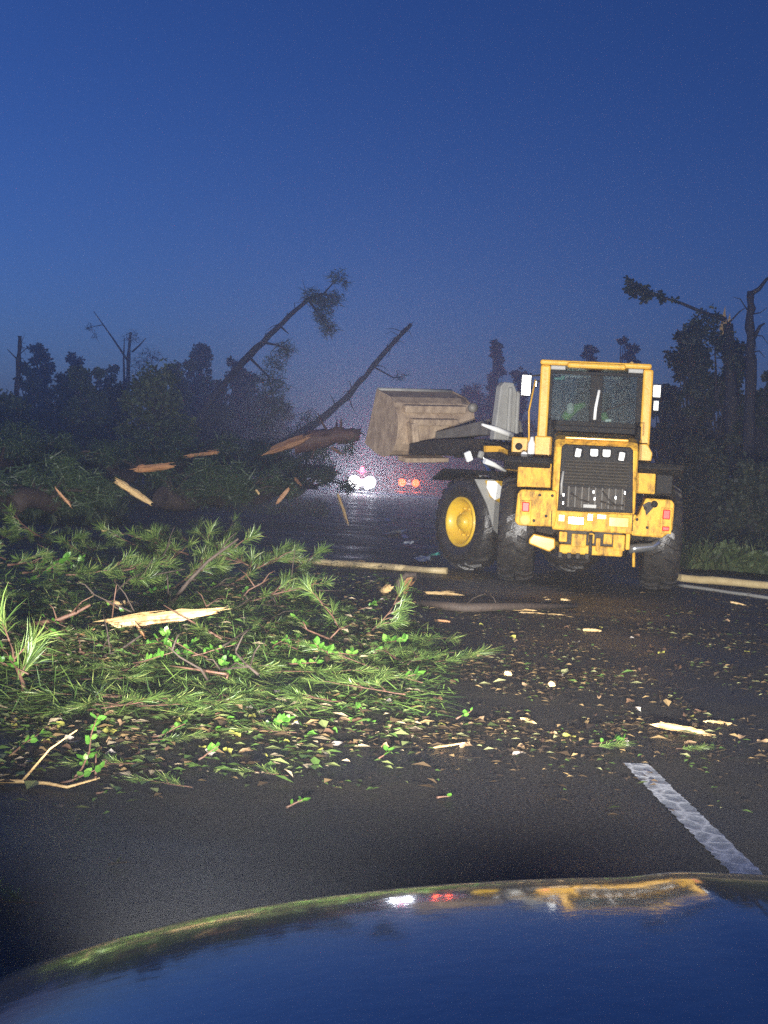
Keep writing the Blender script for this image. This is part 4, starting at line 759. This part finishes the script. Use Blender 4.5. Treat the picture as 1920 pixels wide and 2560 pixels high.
for i, (px, py, rz, L, n, u, ls, lab) in enumerate(((30, 1480, 0.3, 0.7, 46, 0.7, 0.09, 'bright yellow-green leafy branch at the left edge behind the heap'), (120, 1460, 0.8, 0.6, 36, 0.6, 0.08, 'second bright leafy branch, just right of the left edge one'),
        (650, 1825, 0.1, 0.20, 20, 0.35, 0.055, 'brightest green leaf cluster at the near edge of the litter'), (185, 1962, 1.3, 0.30, 17, 1.1, 0.055, 'upright leafy green twig standing at lower left'), (150, 1965, 0.2, 0.22, 9, 0.4, 0.05, 'low leafy twig beside the upright one'),
        (495, 1905, 0.5, 0.13, 5, 0.6, 0.06, 'fan-shaped pair of green leaves on a short stem'), (715, 2025, 0.2, 0.10, 4, 0.5, 0.05, 'single small green sprig nearest the bonnet'), (1140, 1802, 0.4, 0.14, 6, 0.5, 0.05, 'small green sprig in mid road'),
        (945, 1905, 0.9, 0.10, 4, 0.5, 0.05, 'tiny bright sprig between heap and bonnet'), (910, 1790, 2.0, 0.12, 5, 0.4, 0.05, 'small green sprig at the right foot of the litter'), (380, 1850, 0.4, 0.22, 9, 0.4, 0.05, 'trailing green sprig with a thin bent stem'),
        (1480, 1865, 0.1, 0.25, 9, 0.2, 0.05, 'flat green sprig in the litter above the lane marking'), (20, 1895, 0.9, 0.25, 12, 0.5, 0.05, 'yellowish leafy twig at the lower left edge'), (900, 1655, 0.4, 0.25, 14, 0.5, 0.06, 'green leafy twig at the right end of the heap'),
        (1010, 1660, 0.1, 0.3, 12, 0.2, 0.06, 'light green flat twig right of the heap'), (420, 1660, 0.6, 0.3, 16, 0.7, 0.07, 'green leafy twig on the front of the heap'), (735, 1640, 1.3, 0.2, 7, 0.9, 0.06, 'upright green leaf tuft on the heap front, right part'),
        (240, 1990, 0.1, 0.05, 2, 0.2, 0.05, 'pair of leaves by the lower left twig'), (270, 2168, 0.2, 0.10, 2, 0.1, 0.055, 'yellow-green leaf alone on asphalt at lower left'), (1092, 2000, 0.2, 0.08, 2, 0.1, 0.05, 'pale leaf alone in the middle of the near asphalt'))):
    q = G(px, py); sprig((q.x, q.y, 0.012), rz, L*0.8, n, lab, u, 200+i, ls*0.72)
g = seeded(91)
for i in range(46):
    px, py = g.uniform(-20, 1000), g.uniform(1400, 1760)
    if px > 540 and py < 1440+(px-540)*0.30: continue
    zone = ('back' if py < 1500 else 'middle' if py < 1630 else 'front') + ' ' + ('left' if px < 300 else 'centre' if px < 620 else 'right')
    q = G(px, py); t_ = sprig((q.x, q.y, 0.05+g.uniform(0, .12)), g.uniform(0, 6.28), g.uniform(.2, .4), g.randrange(8, 18), 'yellow-green broadleaf twig caught in the brush heap, %s part' % zone, g.uniform(.1, .6), 600+i, g.uniform(.035, .06)); t_['group'] = 'broadleaf twigs in the heap, %s part' % zone

# ------------------------------------------------------------------ bare branches
def branch(label, pts, radii, mname='bark', name='bare_branch', side=0, seed=1):
    g = seeded(seed); base = pts[0].copy(); t = thing(name, label, 'branch', base); m = MB(); rel = [p-base for p in pts]
    m.tube(rel, radii, 7, jit=0.12); m.build('stem', mname, t, fixn=False)
    for k in range(side):
        i = g.randrange(len(rel)-1); p = rel[i].lerp(rel[i+1], g.random()); d = (rel[i+1]-rel[i]).normalized(); e = p+(d*0.5+Vector((g.gauss(0, .7), g.gauss(0, .5), abs(g.gauss(0, .6))))).normalized()*g.uniform(0.12, 0.35)
        s = MB(); s.tube([p, (p+e)/2+Vector((0, 0, .03)), e], [0.007, 0.005, 0.003], 5); s.build('side_twig', mname, t, fixn=False)
    return t
BR = [((417, 1540), [(417, 1524), (470, 1455), (521, 1402), (596, 1347)], 0.022, 'bark', 3, 'long dark branch slanting up right out of the heap'), ((58, 1600), [(58, 1565), (145, 1550), (190, 1532), (226, 1512)], 0.022, 'bark_red', 3, 'reddish bare branch rising to the right at far left'),
      ((393, 1470), [(393, 1437), (405, 1395), (428, 1353)], 0.012, 'bark', 1, 'thin branch standing up left of the long slanting one'), ((340, 1500), [(341, 1455), (400, 1434), (463, 1423)], 0.012, 'bark', 2, 'thin branch lying level behind the heap'),
      ((133, 1450), [(133, 1397), (165, 1405), (194, 1420)], 0.016, 'bark_red', 1, 'short reddish branch pointing down right at left'), ((235, 1670), [(237, 1651), (305, 1622), (353, 1588)], 0.013, 'bark', 2, 'thin branch below the big pale splinter'),
      ((150, 1590), [(150, 1552), (180, 1568), (208, 1582)], 0.014, 'bark_red', 1, 'side branch running down from the reddish one'), ((420, 1530), [(422, 1507), (420, 1470), (418, 1437)], 0.012, 'bark', 0, 'upright stub beside the long slanting branch'),
      ((195, 1660), [(197, 1628), (225, 1642), (255, 1658)], 0.012, 'bark_red', 1, 'short brown twig left of the thin branch'), ((730, 1480), [(729, 1452), (755, 1456), (772, 1463)], 0.012, 'bark', 0, 'short curved twig at the upper right of the heap'),
      ((683, 1530), [(683, 1495), (695, 1520), (706, 1538)], 0.010, 'bark', 0, 'pale thin twig leaning left, right of the heap'), ((560, 1500), [(500, 1480), (530, 1470), (563, 1455)], 0.012, 'bark', 1, 'short branch right of the long slanting one'),
      ((690, 1570), [(640, 1545), (690, 1552), (725, 1560)], 0.012, 'bark', 1, 'low branch running right off the heap'), ((560, 1260), [(555, 1262), (590, 1252), (632, 1278)], 0.03, 'bark', 1, 'dark branch in the shade behind the heap')]
for i, (gp, pp, r_, mn, sd, lab) in enumerate(BR):
    dist = G(*gp).y if gp[1] > 1300 else 34.0
    branch(lab, [D(a, b, dist) for a, b in pp], [r_*(1-0.55*k/(len(pp)-1)) for k in range(len(pp))], mn, side=sd, seed=300+i)
branch('pale thin branch lying on dark asphalt at the lower left edge', [G(-20, 1953, .02), G(60, 1954, .02), G(121, 1959, .02), G(168, 1968, .02), G(249, 1945, .05)], [0.010, 0.009, 0.008, 0.007, 0.004], 'fresh_wood', side=1, seed=330)
branch('thin bent twig standing by the trailing sprig', [G(300, 1915, .01), G(347, 1882, .03), G(350, 1852, .05)], [0.006, 0.005, 0.003], 'bark_red', seed=331)
branch('thin upright twig stub at lower left', [G(239, 1945, .01), D(240, 1880, G(239, 1945).y)], [0.006, 0.003], 'bark_red', seed=332)
branch('dark barked branch lying across the lane in front of the loader', [G(1050, 1508, .04), G(1160, 1520, .05), G(1290, 1516, .05), G(1440, 1515, .05)], [0.05, 0.055, 0.045, 0.03], 'bark', side=4, seed=333)

# ------------------------------------------------------------------ splintered wood
def splinter(label, p0, p1, wd, mname='fresh_wood', seed=1, flat=0.85, cat='wood splinter'):
    g = seeded(seed); base = (p0+p1)/2; d = (p1-p0); L = d.length; d.normalize(); s = d.cross(Vector((0, 0, 1))); s = s.normalized() if s.length > .05 else Vector((1, 0, 0)); u = s.cross(d)
    m = MB(); n = 11; k = 7; vs = []
    off = [g.uniform(0.6, 1.3) for _ in range(k)]
    for i in range(n+1):
        f = i/n; taper = (1 - 0.30*abs(2*f-1)**5 - 0.35*max(0, f-.6))*g.uniform(0.80, 1.15)
        for j in range(k):
            q = 2*math.pi*j/k; end = (L*0.10*g.uniform(-1, 1)) if i in (0, n) else 0
            vs.append(d*(-L/2+L*f+end) + s*math.cos(q)*wd*off[j]*taper + u*math.sin(q)*wd*flat*off[j]*taper)
    m.add(vs, [(i*k+j, i*k+(j+1) % k, (i+1)*k+(j+1) % k, (i+1)*k+j) for i in range(n) for j in range(k)])
    b = len(m.v); m.f += [tuple(range(k-1, -1, -1)), tuple(n*k+j for j in range(k))]; m.t += [0, 0]; m.sm += [False, False]
    for e in (0, n):
        for _ in range(3):
            j = g.randrange(k); p = Vector(m.v[e*k+j]); q = Vector(m.v[e*k+(j+1) % k]); tip = (p+q)/2 + d*(1 if e else -1)*L*g.uniform(0.05, 0.22); m.add([p, q, tip, (p+q)/2-u*0.01], [(0, 1, 2), (1, 3, 2), (3, 0, 2)])
    for _ in range(9):
        q = g.uniform(0, 6.28); c_ = s*math.cos(q)*wd*g.uniform(.7, 1.15) + u*math.sin(q)*wd*flat*g.uniform(.7, 1.15); a0 = g.uniform(-.6, .2)*L; a1 = a0+g.uniform(.25, .6)*L; w_ = wd*g.uniform(.12, .3)
        p_ = d*a0+c_; r_ = d*a1+c_*g.uniform(.8, 1.5); m.add([p_-s*w_*.3, p_+s*w_*.3, (p_+r_)/2+s*w_+u*w_*.3, (p_+r_)/2-s*w_-u*w_*.3, r_, (p_+r_)/2+u*w_*.9], [(0, 1, 2, 5), (0, 5, 3), (3, 5, 4), (5, 2, 4), (0, 3, 2, 1), (3, 4, 2)])
    o = m.build('wood_splinter', mname, fixn=False); o.location = base; return tag(o, label, cat, 'splintered wood pieces')
def zfix(a, b, dist): return D(*a, dist), D(*b, dist)
SP = [((275, 1559), (521, 1530), 12.2, 0.05, 'fresh_wood', 'largest pale splintered slab lying on the heap'), ((275, 1507), (347, 1510), 14.0, 0.024, 'fresh_wood', 'short pale splinter just above the largest slab'),
      ((770, 1491), (790, 1466), 18.5, 0.02, 'fresh_wood', 'small forked splinter standing right of the heap'), ((289, 1201), (373, 1256), 25.0, 0.060, 'fresh_wood', 'pale stripped log slanting down right in the dark blockage'),
      ((140, 1222), (175, 1262), 25.0, 0.034, 'orange_wood', 'curved tan splinter hanging left of the stripped log'), ((695, 1255), (722, 1222), 30, 0.048, 'orange_wood', 'torn tan splinter hanging left of the white headlights'),
      ((845, 1238), (868, 1302), 33, 0.046, 'fresh_wood', 'long pale splinter pointing down just below the headlights'), ((675, 1128), (768, 1094), 38, 0.13, 'orange_wood', 'broad torn trunk end above left of the headlights'),
      ((340, 1174), (430, 1166), 27, 0.075, 'orange_wood', 'broken orange trunk end lying level in the left blockage'), ((738, 1196), (752, 1212), 38, 0.045, 'orange_wood', 'small torn stub just left of the headlights'),
      ((253, 1322), (268, 1324), 21, 0.045, 'fresh_wood', 'round pale sawn end glowing in the dark behind the heap'), ((828, 1118), (855, 1136), 46, 0.06, 'orange_wood', 'torn orange stub between headlights and bucket'),
      ((640, 1225), (648, 1236), 29, 0.03, 'fresh_wood', 'tiny pale chip left of the torn tan splinter'), ((470, 1140), (540, 1132), 34, 0.06, 'orange_wood', 'faint brown trunk length in the middle of the blockage'),
      ((1638, 1815), (1764, 1838), 9.05, 0.022, 'fresh_wood', 'pale splinter lying on the asphalt above the lane marking at right'), ((1770, 1802), (1822, 1808), 9.5, 0.010, 'fresh_wood', 'thin pale splinter at the right edge of the litter'),
      ((1069, 1505), (1146, 1511), 18.6, 0.045, 'fresh_wood', 'pale broken end of the branch lying in front of the loader'), ((1244, 1532), (1330, 1538), 17.2, 0.018, 'fresh_wood', 'long thin splinter in front of the left rear wheel'), ((1310, 1541), (1401, 1547), 16.9, 0.010, 'fresh_wood', 'thin splinter continuing right of the long one'),
      ((1358, 1512), (1377, 1512), 18.4, 0.045, 'fresh_wood', 'round pale chunk between the loader wheels'), ((1402, 1508), (1424, 1514), 18.4, 0.045, 'fresh_wood', 'torn pale chunk right of the round one'),
      ((955, 1492), (978, 1478), 18.6, 0.05, 'fresh_wood', 'pale chunk left of the upright stump piece'), ((1004, 1482), (1026, 1446), 18.6, 0.07, 'orange_wood', 'upright broken stump piece with dark bark in mid lane'),
      ((1458, 1574), (1498, 1576), 15.0, 0.016, 'fresh_wood', 'short pale chip right of centre in the litter'), ((1090, 1560), (1120, 1563), 15.4, 0.014, 'orange_wood', 'short reddish chip below the pale broken end'), ((613, 1660), (645, 1658), 10.9, 0.018, 'fresh_wood', 'tan chip at the front of the heap'),
      ((1262, 1682), (1278, 1684), 10.9, 0.02, 'fresh_wood', 'pale pebble-like chip in mid road, left one'), ((1372, 1709), (1386, 1711), 10.5, 0.02, 'fresh_wood', 'pale pebble-like chip in mid road, right one'), ((1305, 1797), (1336, 1808), 9.2, 0.010, 'fresh_wood', 'tiny slanting chip above the near asphalt'),
      ((1085, 1890), (1150, 1880), 8.2, 0.007, 'fresh_wood', 'thin straw-like splinter in the near middle'), ((880, 1405), (920, 1408), 23.6, 0.03, 'fresh_wood', 'flat chip lying against the left pale pole'), ((195, 1590), (230, 1575), 11.8, 0.014, 'orange_wood', 'brown chip left of the largest slab'),
      ((340, 1560), (362, 1592), 11.9, 0.012, 'orange_wood', 'thin peg under the largest slab'), ((1830, 1385+120), (1860, 1512), 19.5, 0.015, 'fresh_wood', 'pale chip beside the right pale pole')]
for i, (a, b, dist, wd, mn, lab) in enumerate(SP):
    p0, p1 = zfix(a, b, dist); lo_ = min(p0.z, p1.z)
    if a[1] > 1430 and lo_ < wd*0.5: dz = wd*0.5-lo_; p0.z += dz; p1.z += dz
    splinter(lab, p0, p1, wd, mn, 400+i)
s_ = bpy.data.objects
g = seeded(92)
for i in range(26):
    px, py = g.uniform(0, 900), g.uniform(1420, 1740)
    if px > 540 and py < 1440+(px-540)*0.30: continue
    q = G(px, py); a_ = g.uniform(0, 6.28); L_ = g.uniform(.25, .7); z_ = g.uniform(.05, .16); dz = g.uniform(-.05, .25)
    zone = ('back' if py < 1500 else 'middle' if py < 1630 else 'front') + ' ' + ('left' if px < 300 else 'centre' if px < 620 else 'right')
    P_ = [Vector((q.x+math.cos(a_)*L_*f+g.uniform(-.03, .03), q.y+math.sin(a_)*L_*f, z_+max(0, dz)*f)) for f in (0, .35, .7, 1)]
    t_ = branch('thin bare brown twig tangled in the brush heap, %s part' % zone, P_, [.009, .008, .006, .004], g.choice(('bark', 'bark_red')), side=g.randrange(3), seed=700+i); t_['group'] = 'bare twigs in the heap, %s part' % zone
st = branch('dark twisted bark strip clinging to the upright stump piece', [D(1000, 1490, 18.5), D(998, 1455, 18.5), D(1015, 1438, 18.5), D(1038, 1436, 18.5), D(1040, 1450, 18.5)], [0.05, 0.045, 0.04, 0.035, 0.02], 'bark', 'bark_strip', 0, 350)

# pale poles across the road, rubbish sheets
def pole(label, p0, p1, r_, mname='pole_wood', seed=1):
    m = MB(); d = p1-p0; base = (p0+p1)/2; g = seeded(seed); n = 10
    m.tube([p0+d*(i/n)+Vector((0, 0, g.uniform(-.1, .1)*r_))-base for i in range(n+1)], [r_*g.uniform(.93, 1.07) for _ in range(n+1)], 10, jit=0.05)
    o = m.build('fallen_pole', mname, fixn=False); o.location = base; return tag(o, label, 'pole')
p0, p1 = G(705, 1398, .05), G(1118, 1428, .05); pole('long pale pole lying across the lane, left of the front wheel', p0, p1, 0.05, seed=1)
p0, p1 = G(1655, 1440, .09), G(1990, 1470, .09); pole('thick pale pole lying across the road right of the loader', p0, p1, 0.06, seed=2)
p0, p1 = G(1690, 1462, .02), G(1960, 1500, .02); pole('thin grey rod on the asphalt below the thick right pole', p0, p1, 0.025, 'pale_grey', 3)
p0, p1 = G(800, 1222, .1), G(1100, 1248, .1); pole('straight white pole lying across the far lanes under the headlights', p0, p1, 0.085, 'white_enamel', 4)
def sheet(label, px, py, sx, sy, mname, seed):
    g = seeded(seed); q = G(px, py); m = MB(); n = 5
    vs = [((i/n-.5)*sx+g.uniform(-.02, .02), (j/n-.5)*sy+g.uniform(-.03, .03), 0.03+0.10*g.random()*(i/n)) for j in range(n+1) for i in range(n+1)]
    m.add(vs, [(j*(n+1)+i, j*(n+1)+i+1, (j+1)*(n+1)+i+1, (j+1)*(n+1)+i) for j in range(n) for i in range(n)]); o = m.build('torn_sheet', mname, fixn=False); o.location = (q.x, q.y, 0.01); o.rotation_euler = (0, 0, g.uniform(-.4, .4)); tag(o, label, 'litter')
sheet('crumpled whitish sheet against the front wheel', 1056, 1406, 0.22, 1.2, 'paper_white', 1); sheet('torn teal sheet beside the whitish one', 1082, 1396, 0.20, 0.5, 'plastic_teal', 2); sheet('small pale sheet in the lane beyond the pale pole', 988, 1337, 0.24, 2.2, 'paper_white', 3); sheet('thin pale scrap just beyond the whitish sheet', 1018, 1365, 0.16, 0.5, 'paper_white', 4)

# ------------------------------------------------------------------ verge grass and weeds
g = seeded(51); m = MB()
def blades(px0, px1, n, hmin, hmax, d0, d1):
    for _ in range(n):
        dist = g.uniform(d0, d1); px = g.uniform(px0, px1); b = D(px, hz(px), dist); b.z = -0.08
        for _ in range(3):
            d = Vector((g.gauss(0, .5), g.gauss(0, .5), 1)).normalized(); L = g.uniform(hmin, hmax); s = Vector((g.gauss(0, 1), g.gauss(0, 1), 0)).normalized()*L*0.05
            p = b+Vector((g.gauss(0, .12), g.gauss(0, .12), 0)); e = p+d*L*.6; m.add([p-s, p+s, e+s*.8, e-s*.8, p+d*L+Vector((d.x, d.y, -.3))*L*.25], [(0, 1, 2, 3), (3, 2, 4)], g.random())
blades(1690, 2000, 2600, 0.25, 0.75, 27, 42); blades(-60, 300, 1200, 0.3, 0.9, 33, 50); blades(300, 820, 800, 0.2, 0.6, 48, 70)
tag(m.build('verge_grass', 'grass', fixn=False), 'rough dark grass and weeds along the road verges', 'grass', kind='stuff')
for i, (px, top, half, dist, lab) in enumerate(((1740, 1372, 40, 29, 'low weedy bush right behind the loader rear wheel'), (1830, 1350, 46, 28, 'low bush above the thick right pole'), (1915, 1372, 50, 27, 'low bush at the right edge above the pole'))):
    tree('low_bush', lab, px, top, half, dist, 'bush', 500+i, 'bush', 'low bushes on the right verge', 'grass', 0.5)

# ------------------------------------------------------------------ misty air
hm = bpy.data.materials.new('haze_air'); hm.use_nodes = True; n = hm.node_tree.nodes; n.clear()
ho = n.new('ShaderNodeOutputMaterial'); pv = n.new('ShaderNodeVolumePrincipled'); pv.inputs['Color'].default_value = (0.93, 0.95, 1.0, 1); pv.inputs['Density'].default_value = 0.0066; pv.inputs['Anisotropy'].default_value = 0.82
hm.node_tree.links.new(pv.outputs[0], ho.inputs['Volume']); M['haze'] = hm
m = MB(); m.box(-130, 130, -12, 330, -1.1, 10.5); o = m.build('haze', 'haze'); o['kind'] = 'stuff'; o['label'] = 'thin rainy mist hanging over the whole road'; o['category'] = 'haze'
